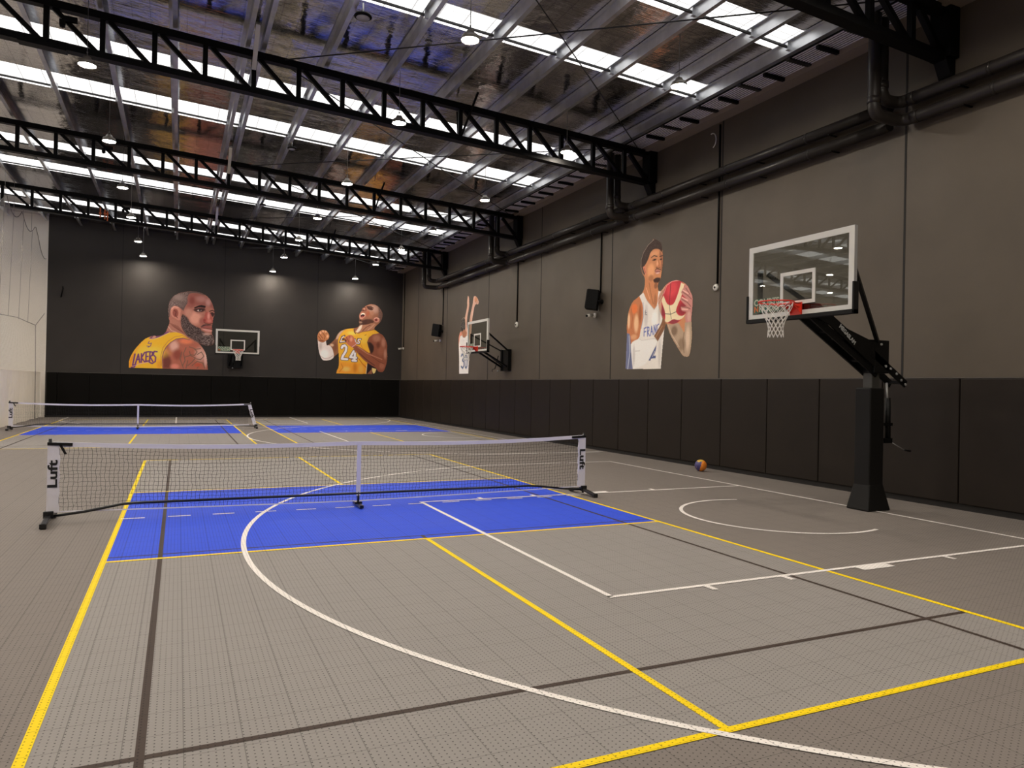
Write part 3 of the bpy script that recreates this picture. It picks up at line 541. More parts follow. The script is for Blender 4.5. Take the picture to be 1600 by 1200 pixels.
('l',[(5.56,2.571),(5.585,2.169)],'34384e',0.015),
('p',[(5.235,3.973),(5.067,4.039),(4.917,3.828),(4.611,3.579),(4.488,3.673),(4.46,4.006),(4.354,3.986),(4.317,3.396),(4.188,3.213),(4.223,2.812),(4.306,2.144),(5.455,2.161),(5.544,2.57),(5.568,2.787),(5.2,2.91),(5.146,3.161),(5.056,3.396),(5.067,3.729)],'dcd5cd',0.006),
('e',(4.935,3.447,0.075,0.27),'c8c0ba',0.035),
('e',(4.585,3.359,0.122,0.177),'e8e2dc',0.053),
('e',(4.398,3.548,0.048,0.292),'bdb4ac',0.026),
('l',[(5.069,3.789),(5.037,3.455),(5.131,3.16)],'9a9aa8',0.02),
('l',[(4.917,3.828),(4.611,3.579),(4.497,3.668)],'b4aca8',0.015),
('e',(4.366,2.529,0.057,0.349),'c9c2bb',0.029),
('l',[(4.971,3.599),(4.977,3.48)],'3c3c44',0.012),
('l',[(4.99,3.556),(4.918,3.529)],'3c3c44',0.012),
('l',[(4.978,3.51),(4.896,3.473)],'3c3c44',0.012),
('l',[(5.007,3.152),(5.006,2.966)],'5d68a4',0.031),
('l',[(5.007,3.152),(4.916,3.17)],'5d68a4',0.031),
('l',[(5.004,3.062),(4.934,3.075)],'5d68a4',0.031),
('l',[(4.871,3.176),(4.864,2.958)],'5d68a4',0.031),
('l',[(4.871,3.176),(4.806,3.162),(4.808,3.085),(4.868,3.071),(4.779,2.959)],'5d68a4',0.031),
('l',[(4.735,2.962),(4.702,3.185),(4.641,2.98)],'5d68a4',0.031),
('l',[(4.723,3.05),(4.664,3.058)],'5d68a4',0.031),
('l',[(4.598,2.99),(4.604,3.199),(4.525,3.015),(4.531,3.208)],'5d68a4',0.031),
('l',[(4.416,3.215),(4.482,3.19),(4.478,3.059),(4.411,3.048)],'5d68a4',0.031),
('p',[(4.8,2.36),(4.704,2.481),(4.563,2.653),(4.492,2.714),(4.521,2.578),(4.596,2.472),(4.508,2.469),(4.516,2.411),(4.702,2.407),(4.72,2.358)],'4d567e',0.009),
('l',[(4.644,2.45),(4.56,2.579)],'dcd5cd',0.012),
('p',[(5.562,2.787),(5.479,2.86),(5.201,2.916),(5.111,2.863),(4.57,2.888),(4.442,2.817),(4.704,2.481),(4.948,2.25),(5.439,2.161),(5.533,2.57)],'e2ddd8',0.015),
('l',[(5.2,2.91),(5.095,2.862),(4.57,2.882),(4.442,2.811),(4.704,2.475)],'b8b0aa',0.009),
('l',[(5.374,2.61),(5.165,2.611)],'a8a09a',0.012),
('e',(5.424,2.504,0.053,0.245),'c8c2bd',0.023),
('p',[(4.601,2.943),(4.442,2.808),(4.176,3.097),(4.143,3.238),(4.26,3.386),(4.316,3.222)],'7d553b',0.012),
('l',[(4.522,2.915),(4.281,3.162)],'a87a58',0.023),
('p',[(4.478,3.813),(4.419,3.929),(4.271,4.057),(4.142,4.128),(4.213,4.022),(4.301,3.8),(4.312,3.54),(4.249,3.362),(4.337,3.427),(4.439,3.639)],'c09078',0.009),
('l',[(4.415,3.812),(4.269,3.999)],'7a4c3c',0.012),
('l',[(4.441,3.698),(4.321,3.831)],'8a5a48',0.012),
('p',[(4.334,3.659),(4.32,3.802),(4.267,3.941),(4.155,4.116),(3.951,4.19),(3.725,4.179),(3.547,4.111),(3.413,3.957),(3.354,3.702),(3.42,3.461),(3.523,3.29),(3.696,3.2),(3.875,3.176),(4.105,3.23),(4.249,3.362)],'b8303a',0.009),
('e',(3.944,3.991,0.203,0.171),'d0444a',0.082),
('e',(3.529,3.498,0.172,0.139),'8c2a34',0.058),
('e',(4.254,3.506,0.075,0.144),'8a2a34',0.029),
('p',[(4.328,3.774),(4.256,3.882),(4.128,3.673),(3.997,3.615),(3.852,3.641),(3.716,3.852),(3.608,4.105),(3.485,4.048),(3.59,3.782),(3.743,3.574),(3.784,3.46),(3.692,3.367),(3.559,3.334),(3.439,3.366),(3.523,3.287),(3.675,3.249),(3.878,3.298),(4.059,3.226),(4.181,3.264),(4.167,3.413),(4.198,3.53),(4.277,3.653)],'e2cda8',0.009),
('p',[(4.059,3.226),(3.878,3.292),(3.653,3.244),(3.784,3.17),(3.943,3.189)],'8f343c',0.009),
('l',[(3.986,4.143),(4.026,3.658),(3.993,3.484),(3.942,3.303)],'34201e',0.015),
('l',[(4.186,3.443),(3.973,3.413),(3.77,3.453)],'34201e',0.015),
('l',[(4.247,3.91),(4.132,4.104),(3.927,4.176),(3.703,4.164)],'e8b0a8',0.012),
('p',[(4.104,3.201),(3.92,3.171),(3.674,3.198),(3.583,3.086),(3.479,2.968),(3.453,2.966),(3.451,3.182),(3.221,3.203),(3.182,2.868),(3.223,2.543),(3.295,2.398),(3.484,2.415),(3.679,2.616),(3.981,2.942)],'a99079',0.012),
('e',(3.337,2.822,0.076,0.248),'cdb49c',0.041),
('e',(3.825,3.017,0.112,0.113),'7c6450',0.047),
('e',(3.549,2.694,0.13,0.139),'8c745e',0.053),
('l',[(3.47,2.962),(3.508,2.776),(3.457,2.497)],'6d5442',0.018),
('l',[(4.057,3.175),(3.913,2.938),(3.635,2.642)],'d0bca4',0.012),
('p',[(3.606,3.873),(3.56,3.946),(3.479,3.986),(3.468,4.065),(3.371,3.993),(3.274,3.858),(3.186,3.739),(3.189,3.522),(3.221,3.192),(3.412,3.179),(3.459,3.326),(3.397,3.42),(3.581,3.461),(3.605,3.547),(3.393,3.546),(3.533,3.638),(3.632,3.717),(3.59,3.768),(3.397,3.707),(3.538,3.81)],'bd8078',0.009),
('l',[(3.558,3.89),(3.365,3.786),(3.235,3.69)],'7d463e',0.018),
('l',[(3.58,3.726),(3.361,3.62),(3.252,3.528)],'7d463e',0.018),
('l',[(3.583,3.553),(3.379,3.518),(3.271,3.475)],'7d463e',0.018),
('l',[(3.435,3.959),(3.302,3.807)],'7d463e',0.018),
('l',[(3.542,3.922),(3.345,3.825)],'e4b4a6',0.023),
('l',[(3.572,3.767),(3.362,3.67)],'e4b4a6',0.023),
('l',[(3.551,3.495),(3.356,3.466)],'e4b4a6',0.023),
('e',(3.309,3.314,0.059,0.11),'c89a8c',0.026)],
'd': [
('P',[(17.723,2.149),(17.759,2.78),(17.859,3.34),(17.865,3.618),(17.74,3.819),(17.598,3.88),(17.658,4.091),(17.575,4.326),(17.37,4.42),(17.198,4.383),(17.131,4.53),(16.961,4.82),(17.0,5.027),(16.919,5.245),(16.777,5.166),(16.732,4.832),(16.787,4.669),(16.921,4.445),(16.977,4.111),(16.891,3.903),(16.689,3.89),(16.706,4.192),(16.604,4.486),(16.398,4.834),(16.325,5.125),(16.15,5.162),(15.882,5.029),(15.753,4.869),(15.825,4.772),(16.045,4.826),(16.198,4.748),(16.276,4.557),(16.41,4.237),(16.455,3.741),(16.569,3.347),(16.605,3.015),(16.702,2.14)],'cfa58c',0.0),
('p',[(17.658,4.091),(17.575,4.326),(17.37,4.42),(17.197,4.372),(17.114,4.053),(17.166,3.818),(17.446,3.733),(17.599,3.897)],'29241f',0.01),
('n',[(17.658,4.091),(17.389,4.415),(17.136,4.123),(17.261,3.824)],'a8a096',0.35),
('l',[(17.586,3.844),(17.658,4.091),(17.575,4.326),(17.369,4.413),(17.197,4.365)],'b8a898',0.02),
('p',[(17.528,3.841),(17.173,3.938),(16.958,3.772),(17.061,3.608),(17.342,3.59)],'a87052',0.014),
('p',[(17.848,3.322),(17.865,3.618),(17.74,3.819),(17.528,3.841),(17.515,3.599),(17.689,3.263)],'cf7f5e',0.014),
('l',[(17.81,3.337),(17.806,3.615),(17.641,3.796)],'f0d0c0',0.017),
('l',[(17.084,4.357),(16.953,4.684),(16.866,5.115)],'e8c8b4',0.02),
('l',[(16.953,4.177),(16.851,4.507),(16.776,4.803)],'a0705c',0.017),
('l',[(16.5,4.244),(16.317,4.66),(16.246,4.984)],'e8c8b8',0.024),
('l',[(16.616,3.885),(16.549,4.314)],'b08068',0.017),
('e',(16.054,4.998,0.14,0.099),'c98c68',0.027),
('l',[(16.094,4.936),(15.957,4.817)],'8a543c',0.017),
('l',[(15.965,4.972),(15.82,4.827)],'8a543c',0.014),
('p',[(17.712,3.679),(17.482,3.7),(17.362,3.605),(17.154,3.597),(16.971,3.671),(16.709,3.589),(16.569,3.347),(16.605,3.015),(16.702,2.14),(17.723,2.149),(17.759,2.78),(17.826,3.269)],'e0d9cf',0.01),
('l',[(17.443,3.691),(17.324,3.606),(17.135,3.596),(16.989,3.665)],'7a6a60',0.014),
('n',[(17.53,3.531),(16.869,3.497),(16.85,3.159),(17.507,3.117)],'a8a098',0.25),
('e',(16.736,2.751,0.073,0.503),'c8c0b6',0.017),
('l',[(17.531,2.86),(17.439,2.936),(17.284,2.897),(17.259,2.783),(17.387,2.694),(17.231,2.629),(17.204,2.475),(17.331,2.375),(17.507,2.447)],'56647e',0.081),
('l',[(17.003,2.901),(17.092,2.829),(17.098,2.592),(17.051,2.421),(16.955,2.369),(16.867,2.452),(16.861,2.688),(16.908,2.857),(17.003,2.901)],'56647e',0.081)]}

# ------------------------------------------------------------ dimensions of the hall
XR = 10.9          # face of the right wall
YB = 26.1          # face of the back wall
XL = -34.0; YF = -15.0
XRIDGE = -12.0
SL = .053          # roof fall per metre
def fold(x): return x if x > XRIDGE else 2*XRIDGE-x
def zr(x): return 7.66 + SL*(10.6-fold(x))       # underside of the roof lining
TRUSS_Y = [-2.6, 4.75, 12.15, 19.5]
BANDS = [(-8.1, -7.4), (-5.6, -4.9), (-.73, -.02), (1.68, 2.36), (6.5, 7.2), (8.9, 9.95), (14.4, 15.2), (16.9, 17.95), (21.9, 22.7), (24.2, 25.2)]

# ------------------------------------------------------------ floor and its court tiles
bm = bmesh.new(); box(bm, XL, XR+.3, YF, YB+.3, -.2, 0); floor = struct('floor', bm, M_FLOOR)
K, B6, WC = 2.2, 6.86, 6.07
def flat(bm, x0, x1, y0, y1, z): quad(bm, [(x0, y0, z), (x1, y0, z), (x1, y1, z), (x0, y1, z)])
def zone(name, m, rects, z):
    bm = bmesh.new()
    for i, r in enumerate(rects): flat(bm, *r, z+i*.00006)
    o = obj(name, bm, m, floor); return o
courts = [(0., 0.), (-3.57, 17.06), (3.56, 17.06)]
for cx, cy in courts:
    zone('light_grey_court', M_INNER, [(cx, cx+WC, cy-B6, cy+B6)], .0010)
    zone('blue_kitchen', M_BLUE, [(cx, cx+WC, cy-K, cy+K)], .0018)
LW = .05
def hline(x0, x1, y, z, w=LW): return (min(x0, x1), max(x0, x1), y-w/2, y+w/2)
def vline(y0, y1, x, z=0, w=LW): return (x-w/2, x+w/2, min(y0, y1), max(y0, y1))
for cx, cy in courts:
    far = cy > 5
    d = .04
    zone('charcoal_court_line', M_DRK, [vline(cy-B6, cy+B6, cx+.46, w=d), vline(cy-B6, cy+B6, cx+WC-.46, w=d),
        hline(cx, cx+WC, cy-6.07, 0, d), hline(cx, cx+WC, cy+6.07, 0, d), hline(cx, cx+WC, cy-K+.17, 0, d*.7), hline(cx, cx+WC, cy+K-.17, 0, d*.7),
        vline(cy-K-.02, cy-K+.19, cx+WC/2, w=d)], .0024)
    zone('yellow_court_line', M_YEL, [vline(cy-B6, cy+B6, cx), vline(cy-B6, cy+B6, cx+WC), hline(cx-LW/2, cx+WC+LW/2, cy-B6, 0),
        hline(cx-LW/2, cx+WC+LW/2, cy+B6, 0), hline(cx, cx+WC, cy-K, 0), hline(cx, cx+WC, cy+K, 0),
        vline(cy-B6, cy-K, cx+WC/2), vline(cy+K, cy+B6, cx+WC/2)], .0032)
    zone('dashed_white_line', M_WHT, [hline(cx+.5*i, cx+.5*i+.25, cy+.03 if not far else cy-.1, 0, .04) for i in range(13)], .0040)
def arc(bm, cx, cy, r, a0, a1, z, w=LW, n=90):
    prev = None
    for i in range(n+1):
        a = math.radians(a0+(a1-a0)*i/n)
        p = (bm.verts.new((cx+(r-w/2)*math.cos(a), cy+(r-w/2)*math.sin(a), z)), bm.verts.new((cx+(r+w/2)*math.cos(a), cy+(r+w/2)*math.sin(a), z)))
        if prev: bm.faces.new((prev[0], prev[1], p[1], p[0]))
        prev = p
def bball_x(bx, hx, hy, name):      # half court whose basket is on the right wall
    z = .0048; bm = bmesh.new()
    ft = hx-4.225
    for r in ([vline(hy-2.45, hy+2.45, ft), hline(ft-LW/2, bx, hy-2.45, 0), hline(ft-LW/2, bx, hy+2.45, 0)]): flat(bm, *r, z)
    for s in (-1, 1):
        for tx, w, l in ((ft+.93, .06, .14), (ft+1.8, .06, .14), (ft+2.92, .42, .13), (ft+4.0, .06, .14)):
            y0 = hy+s*2.45; flat(bm, tx-w/2, tx+w/2, min(y0, y0+s*l), max(y0, y0+s*l), z+.0004)
    a = math.degrees(math.asin(6.6/6.75)); arc(bm, hx, hy, 6.75, 180-a, 180+a, z+.0002)
    xs = hx-math.sqrt(6.75**2-6.6**2)
    for s in (-1, 1): flat(bm, *hline(xs, bx, hy+s*6.6, 0), z+.0002)
    arc(bm, hx, hy, 1.27, 72, 288, z+.0002, n=40)
    return obj(name, bm, M_WHT, floor)
bball_x(9.52, 7.945, -2.31, 'white_basketball_line')
bball_x(10.75, 9.25, 13.15, 'white_basketball_line')
bm = bmesh.new(); z = .0056
flat(bm, *vline(-14, 4.31, 9.52), z+.0003); flat(bm, *hline(6.9, 10.6, 6.47, 0, .045), z); flat(bm, *vline(10.7, 26.0, 9.98, w=.03), z)
# half court towards the back wall
hx, hy = 2.98, 24.7
a = math.degrees(math.acos(6.6/6.75)); arc(bm, hx, hy, 6.75, 180+a, 360-a, z)
for s in (-1, 1):
    flat(bm, *vline(hy-1.41, 26.0, hx+s*6.6), z); flat(bm, *vline(20.7, 26.0, hx+s*2.45), z)
    for ty in (21.6, 22.5, 23.4): flat(bm, min(hx+s*2.45, hx+s*2.6), max(hx+s*2.45, hx+s*2.6), ty-.03, ty+.03, z+.0004)
flat(bm, *hline(hx-2.45, hx+2.45, 20.7, 0), z); arc(bm, hx, hy, 1.27, 190, 350, z+.0002, n=40)
obj('white_basketball_line', bm, M_WHT, floor)

# ------------------------------------------------------------ walls, pads, joints
bm = bmesh.new(); box(bm, XR, XR+.2, YF, YB+.2, 0, 8.2)
for y in (-14.5, -10.3, -6.1, -1.92, 2.3, 6.5, 10.6, 14.8, 19.3, 23.4): box(bm, XR-.004, XR+.001, y-.018, y+.018, 0, 7.4, 1)
struct('wall_right', bm, [M_WALL, M_JOINT])
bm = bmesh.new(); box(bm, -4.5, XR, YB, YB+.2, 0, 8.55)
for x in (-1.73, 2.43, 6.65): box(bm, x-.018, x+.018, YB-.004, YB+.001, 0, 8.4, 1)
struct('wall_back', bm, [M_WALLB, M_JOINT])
bm = bmesh.new(); box(bm, XL, -4.5, YB-.02, YB+.2, 0, 9.6); struct('wall_back_left', bm, M_WHITEWALL)
bm = bmesh.new(); box(bm, XL-.2, XL, YF, YB+.2, 0, 9.6); struct('wall_left', bm, M_WALL)
bm = bmesh.new(); box(bm, XL, XR, YF-.2, YF, 0, 9.6); struct('wall_front', bm, M_WALL)
# skirting below the pads
bm = bmesh.new(); box(bm, XR-.03, XR, YF, YB, 0, .10); struct('baseboard_right', bm, M_JOINT)
bm = bmesh.new(); box(bm, -4.5, XR-.03, YB-.03, YB, 0, .10); struct('baseboard_back', bm, M_JOINT)
ys = [-6.55, -5.33, -4.1, -2.88, -1.62, -.37, .87, 2.16, 3.45, 4.72, 5.99, 7.24, 8.5, 9.75, 11.0, 12.25, 13.5, 14.75, 16.0, 17.25, 18.5, 19.75, 21.0, 22.25, 23.5, 24.75, 26.0]
def pad_mesh(L):
    bm = bmesh.new(); box(bm, -.06, 0, .008, L-.008, .09, 1.905); return bm
for i, (y0, y1) in enumerate(zip(ys, ys[1:])):
    k = len(ys)-2-i
    o = obj('wall_pad', pad_mesh(y1-y0), M_PAD, bevel=.014); o.location = (XR-.001, y0, 0)
    tag(o, 'dark brown vinyl wall pad on the long right wall, %s from the back corner' % ORD[k], 'wall pad', 'wall pads along the right wall')
xs = [-4.45, -4.07, -2.88, -1.67, -.47, .74, 1.96, 3.18, 4.41, 5.66, 6.9, 8.09, 9.3, 10.8]
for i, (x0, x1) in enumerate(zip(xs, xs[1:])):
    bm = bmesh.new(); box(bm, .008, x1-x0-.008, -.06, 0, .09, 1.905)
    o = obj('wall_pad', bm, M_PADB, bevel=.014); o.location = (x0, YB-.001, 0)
    tag(o, 'dark vinyl wall pad on the back wall, %s from its white left end' % ORD[i], 'wall pad', 'wall pads along the back wall')
# thin light capping rails of the padding
bm = bmesh.new(); box(bm, XR-.062, XR, YF, YB, 1.906, 1.918); struct('trim_1', bm, M_PADTOP)
bm = bmesh.new(); box(bm, -4.5, XR-.062, YB-.062, YB, 1.906, 1.918); struct('trim_2', bm, M_PADTOP)

# ------------------------------------------------------------ roof lining, translucent bands, eave
edges = [YF]
for a, b in BANDS: edges += [a, b]
edges.append(YB+.2)
def roofq(bm, x0, x1, y0, y1, dz=0, nx=1, mi=0):
    for i in range(nx):
        a = x0+(x1-x0)*i/nx; b = x0+(x1-x0)*(i+1)/nx
        quad(bm, [(a, y0, zr(a)+dz), (b, y0, zr(b)+dz), (b, y1, zr(b)+dz), (a, y1, zr(a)+dz)], mi)
bm = bmesh.new()
for i in range(0, len(edges), 2): roofq(bm, XL, XRIDGE, edges[i], edges[i+1]); roofq(bm, XRIDGE, 10.12, edges[i], edges[i+1])
roofq(bm, XL, XRIDGE, YF, YB+.2, .12); roofq(bm, XRIDGE, XR+.2, YF, YB+.2, .12)
box(bm, 10.60, 10.9, YF, YB, 7.36, 7.40, 1)                         # beige soffit
for i in range(8):                                                   # ribbed sheet between last purlin and soffit
    x = 10.13+i*.062; z = 7.468
    box(bm, x, x+.030, YF, YB, z-.008, z, 2)
box(bm, 10.10, 10.62, YF, YB, 7.475, 7.485, 3)
box(bm, 10.60, 10.612, YF, YB, 7.40, 7.60, 1)
struct('ceiling', bm, [M_FOIL, M_EAVE, M_DECK, M_BLACK])
for i, (a, b) in enumerate(BANDS):
    bm = bmesh.new(); roofq(bm, XL, XRIDGE, a, b, .001); roofq(bm, XRIDGE, 10.12, a, b, .001); tag(struct('window_%d' % (i+1), bm, M_SKY))
# eave brackets
nb = {}
ybs = [y for y in np.arange(-2.05, 26, .6) if all(abs(y-t) > .35 for t in TRUSS_Y) and all(abs(y-t) > .2 for t in (-1.92, 5.48, 12.88, 20.23))]
for i, y in enumerate(ybs):
    y = float(y)
    bm = bmesh.new()
    if i % 2: box(bm, 10.12, 10.66, y-.03, y+.03, 7.39, 7.45)
    else: box(bm, 10.08, 10.62, y-.045, y+.045, 7.43, 7.465)
    o = obj('eave_bracket', bm, M_BLACK if i % 2 else M_ROD)
    bay = sum(1 for t in TRUSS_Y if t < y)-1; nb[bay] = nb.get(bay, -1)+1
    tag(o, '%s eave bracket by the wall, %s %s' % ('dropped black' if i % 2 else 'flat dark grey', ORD[nb[bay]], ['before the large truss', 'beyond the large truss', 'beyond the middle truss', 'beyond the farthest truss'][bay]), 'bracket', 'eave brackets along the right wall')
# ------------------------------------------------------------ purlins
PX = [-33.0, -31.0, -29.0, -27.0, -25.0, -23.0, -21.0, -19.2, -17.4, -15.6, -13.8, -12.2, -10.95, -9.7, -8.45, -7.2, -5.95, -4.6, -3.35, -2.08, -.8, .37, 1.60, 1.88, 3.05, 4.28, 5.55, 6.80, 7.96, 9.18, 10.0]
def purlin(x):
    L0, L1 = YF, YB; z1 = zr(x)-.006; z0 = z1-.20; big = x == 10.0
    r = thing('roof_purlin', (x, L0, z0), '', 'purlin', world=True)
    t = .012
    bm = bmesh.new(); box(bm, x-t/2, x+t/2, L0, L1, z0, z1); obj('web', bm, M_GALV, r)
    bm = bmesh.new(); box(bm, x+t/2, x+(.075 if not big else .10), L0, L1, z0, z0+t); box(bm, x+.063, x+.075, L0, L1, z0+t, z0+.03); obj('flange', bm, M_GALV, r)
    bm = bmesh.new(); box(bm, x-.07, x-t/2, L0, L1, z1-t, z1); obj('flange', bm, M_GALV, r)
    return r
vis = [x for x in PX if x > -4]
for x in PX:
    r = purlin(x)
    n = sum(1 for v in PX if v > x)
    r['label'] = 'galvanised steel roof purlin running to the back wall, %s from the right wall' % ORD[n]; r['group'] = 'roof purlins'
# bridging bars and cleats under the translucent bands
k = 0
for bi, (a, b) in enumerate(BANDS):
    yb = a + (b-a)*(.40 if bi == 7 else .52)
    t = thing('bridging_rod', (0, yb, zr(0)-.12), 'thin bridging bar under the bright roof band, %s from the back wall' % ORD[len(BANDS)-1-bi], 'rod', 'bridging bars', world=True)
    bm = bmesh.new(); beam(bm, (XRIDGE, yb, zr(XRIDGE)-.11), (10.0, yb, zr(10.0)-.11), .035, .035); obj('bar', bm, M_ROD, t)
    for x in PX:
        if x < -4.7: continue
        bm = bmesh.new(); box(bm, x-.07, x+.07, yb-.03, yb+.03, zr(x)-.16, zr(x)-.04); obj('cleat', bm, M_GALV, t)

# ------------------------------------------------------------ trusses
def ztc(x): return 7.33+SL*(10.6-fold(x))
def zbc(x): return 6.64+SL*(10.6-fold(x))
WEBN = 0
names = ['nearest black roof truss, its right end at the top right corner', 'large black roof truss spanning the top left half of the view',
         'middle-distance black roof truss, second from the back wall', 'farthest black roof truss, next to the back wall']
webx = [10.1]
x = 10.1
xs_v = [10.05, 9.19, 8.35, 7.55, 6.74, 5.90, 5.07, 4.25, 3.41, 2.57, 1.75, .91, .08, -.73, -1.56, -2.4, -3.23, -4.06, -4.9, -5.7, -6.5, -7.4, -8.2, -9.0, -9.9, -10.7, -11.5]+[-12.4-.95*i for i in range(22)]
def truss(y, label):
    r = thing('roof_truss', (XR-.05, y, 6.4), label, 'roof truss', 'black steel roof trusses', world=True)
    x0, x1 = XL+.05, 10.75
    bm = bmesh.new(); [beam(bm, (a, y, ztc(a)), (b, y, ztc(b)), .15, .13) for a, b in ((x0, XRIDGE), (XRIDGE, x1))]; obj('top_chord', bm, M_BLACK, r)
    bm = bmesh.new(); [beam(bm, (a, y, zbc(a)), (b, y, zbc(b)), .18, .11) for a, b in ((x0, XRIDGE), (XRIDGE, x1))]; obj('bottom_chord', bm, M_BLACK, r)
    for i, xv in enumerate(xs_v):
        bm = bmesh.new(); beam(bm, (xv, y, zbc(xv)+.05), (xv, y, ztc(xv)-.06), .085, .085, (0, 1, 0)); obj('vertical_web', bm, M_BLACK, r)
        if i+1 < len(xs_v):
            xn = xs_v[i+1]
            bm = bmesh.new(); beam(bm, (xn+.10, y, ztc(xn)-.06), (xv-.08, y, zbc(xv)+.05), .075, .075, (0, 1, 0)); obj('diagonal_web', bm, M_BLACK, r)
    bm = bmesh.new(); box(bm, 10.68, XR-.002, y-.16, y+.16, 6.62, 7.5)
    prism(bm, [(10.66, 6.62), (XR-.002, 6.62), (XR-.002, 6.30), (10.80, 6.36)], y-.10, y+.10)
    beam(bm, (10.2, y, 7.25), (10.68, y, 6.72), .09, .09, (0, 1, 0)); obj('end_bracket', bm, M_BLACK, r, bevel=.01)
    # bolted splice plates
    bm = bmesh.new(); beam(bm, (-1.95, y, zbc(-1.95)-.005), (-1.25, y, zbc(-1.25)-.005), .20, .14)
    for i in range(4):
        xx = -1.85+i*.16
        for s in (-1, 1): lathe(bm, [(.02, -.01), (.02, .02)], (xx, y-.115 if s < 0 else y+.105, zbc(xx)+.02), 8, 'Y')
    obj('splice_plate', bm, M_BLACK, r)
    bm = bmesh.new(); box(bm, -1.30, -1.10, y-.12, y-.04, 7.70, 7.78); box(bm, -1.36, -1.28, y-.14, y-.03, 7.60, 7.70); tube(bm, [(-1.30, y-.08, 7.74), (-1.33, y-.08, 7.58)], .03, 8); obj('clamp', bm, M_BLACK, r)
    return r
truss(-2.6, names[0]); truss(4.75, names[1]); truss(12.15, names[2]); truss(19.5, names[3])
truss(-10.0, 'black roof truss behind the camera position')
# pale diagonal fly braces
for i, y in enumerate(TRUSS_Y):
    bm = bmesh.new(); beam(bm, (1.74, y-.85, zr(1.74)-.12), (1.74, y-.13, zbc(1.74)+.38), .075, .06)
    o = obj('fly_brace', bm, M_WHITEP); tag(o, 'pale boxed brace leaning on the %s roof truss' % ['nearest', 'large top left', 'middle-distance', 'farthest'][i], 'brace', 'pale braces')
    t = thing('fly_brace', (5.9, y+.4, 7.3), 'thin dark V brace rising from the %s roof truss to a purlin' % ['nearest', 'large top left', 'middle-distance', 'farthest'][i], 'brace', 'dark braces', world=True)
    for s in (-1, 1):
        bm = bmesh.new(); beam(bm, (5.9, y+s*.1, zbc(5.9)+.06), (6.05, y+s*.62, zr(6.0)-.2), .035, .035); obj('strut', bm, M_BLACK, t)
# crossed brace rods
for i in range(4):
    ya, yb2 = TRUSS_Y[i], (TRUSS_Y+[26.0])[i+1]
    where = ['before the large truss', 'beyond the large truss', 'beyond the middle truss', 'beyond the farthest truss'][i]
    for j, (p, q) in enumerate((((10.35, yb2-.1), (2.2, ya+.1)), ((9.95, ya+.12), (2.3, yb2-.1)))):
        bm = bmesh.new(); tube(bm, [(p[0], p[1], zr(p[0])-.27-.04*j), (q[0], q[1], zr(q[0])-.27-.04*j)], .012, 6)
        o = obj('brace_rod', bm, M_ROD); tag(o, 'thin dark roof rod %s, %s' % (where, 'its near end at the wall' if j else 'its far end at the wall'), 'rod', 'crossed roof brace rods')

# ------------------------------------------------------------ downpipes
def bend(pts, r, n=6):
    """polyline with rounded corners"""
    out = [Vector(pts[0])]
    for i in range(1, len(pts)-1):
        p = Vector(pts[i]); a = (Vector(pts[i-1])-p).normalized(); b = (Vector(pts[i+1])-p).normalized()
        A, Bq = p+a*r, p+b*r
        for k in range(n+1):
            t = k/n; out.append(A*(1-t)**2+p*2*t*(1-t)+Bq*t*t)
    out.append(Vector(pts[-1])); return out
def pipe_pair(y, yend, nm):
    for j, (xv, yv, zb) in enumerate(((10.12, y, 5.92), (10.36, y+.06, 6.22))):
        t = thing('drain_pipe', (10.7, y, zb), '%s dark drain pipe dropping beside the %s, then along the right wall' % (['lower', 'upper'][j], nm), 'pipe', 'drain pipes', world=True)
        pts = bend([(xv, yv, 7.45), (xv, yv, zb), (10.74, yv, zb), (10.74, yend, zb)], .16)
        bm = bmesh.new(); tube(bm, pts, .092, 14); obj('pipe', bm, M_PIPE, t)
        bm = bmesh.new(); yy = yv-1.4
        tube(bm, [(xv, yv, zb+.16), (xv, yv, zb+.26)], .10, 14); obj('socket', bm, M_PIPE, t)
        bm = bmesh.new(); tube(bm, [(10.74, yv-.30, zb), (10.74, yv-.19, zb)], .10, 14); obj('socket', bm, M_PIPE, t)
        while yy > yend+.5: bm = bmesh.new(); tube(bm, [(10.74, yy, zb), (10.74, yy-.05, zb)], .097, 14); yy -= 2.1; obj('socket', bm, M_PIPE, t)
        yy = yv-1.0
        while yy > yend+.3: bm = bmesh.new(); box(bm, 10.70, XR, yy-.015, yy+.015, zb-.10, zb-.085); yy -= 1.7; obj('clip', bm, M_BLACK, t)
pipe_pair(-1.95, -14.5, 'nearest truss'); pipe_pair(5.45, -1.75, 'large truss'); pipe_pair(12.85, 5.65, 'middle truss'); pipe_pair(20.2, 13.05, 'farthest truss')

# ------------------------------------------------------------ pendant lamps
def lamp_proto(loc):
    r = thing('pendant_lamp', loc, '', 'lamp', 'pendant roof lamps')
    bm = bmesh.new(); lathe(bm, [(.02, .10), (.055, .095), (.075, .05), (.125, .02), (.142, -.050), (.136, -.052), (.12, -.0), (.01, -.0)], n=24); obj('housing', bm, M_LAMPB, r)
    bm = bmesh.new(); lathe(bm, [(.01, -.018), (.122, -.018), (.128, -.036), (.118, -.046), (.07, -.049), (.01, -.050)], n=24); obj('lens', bm, M_LENS, r)
    bm = bmesh.new(); tube(bm, [(-.06, 0, .07), (0, 0, .16), (.06, 0, .07)], .006, 6); tube(bm, [(0, 0, .16), (0, 0, .18)], .012, 6); obj('hook', bm, M_WIRE, r)
    return r
LX = [(-29.5, 'f'), (-24.5, 'g'), (-19.5, 'h'), (-14.5, 'i'), (-9.9, 'a'), (-5.4, 'b'), (-.9, 'c'), (4.46, 'd'), (8.25, 'e')]
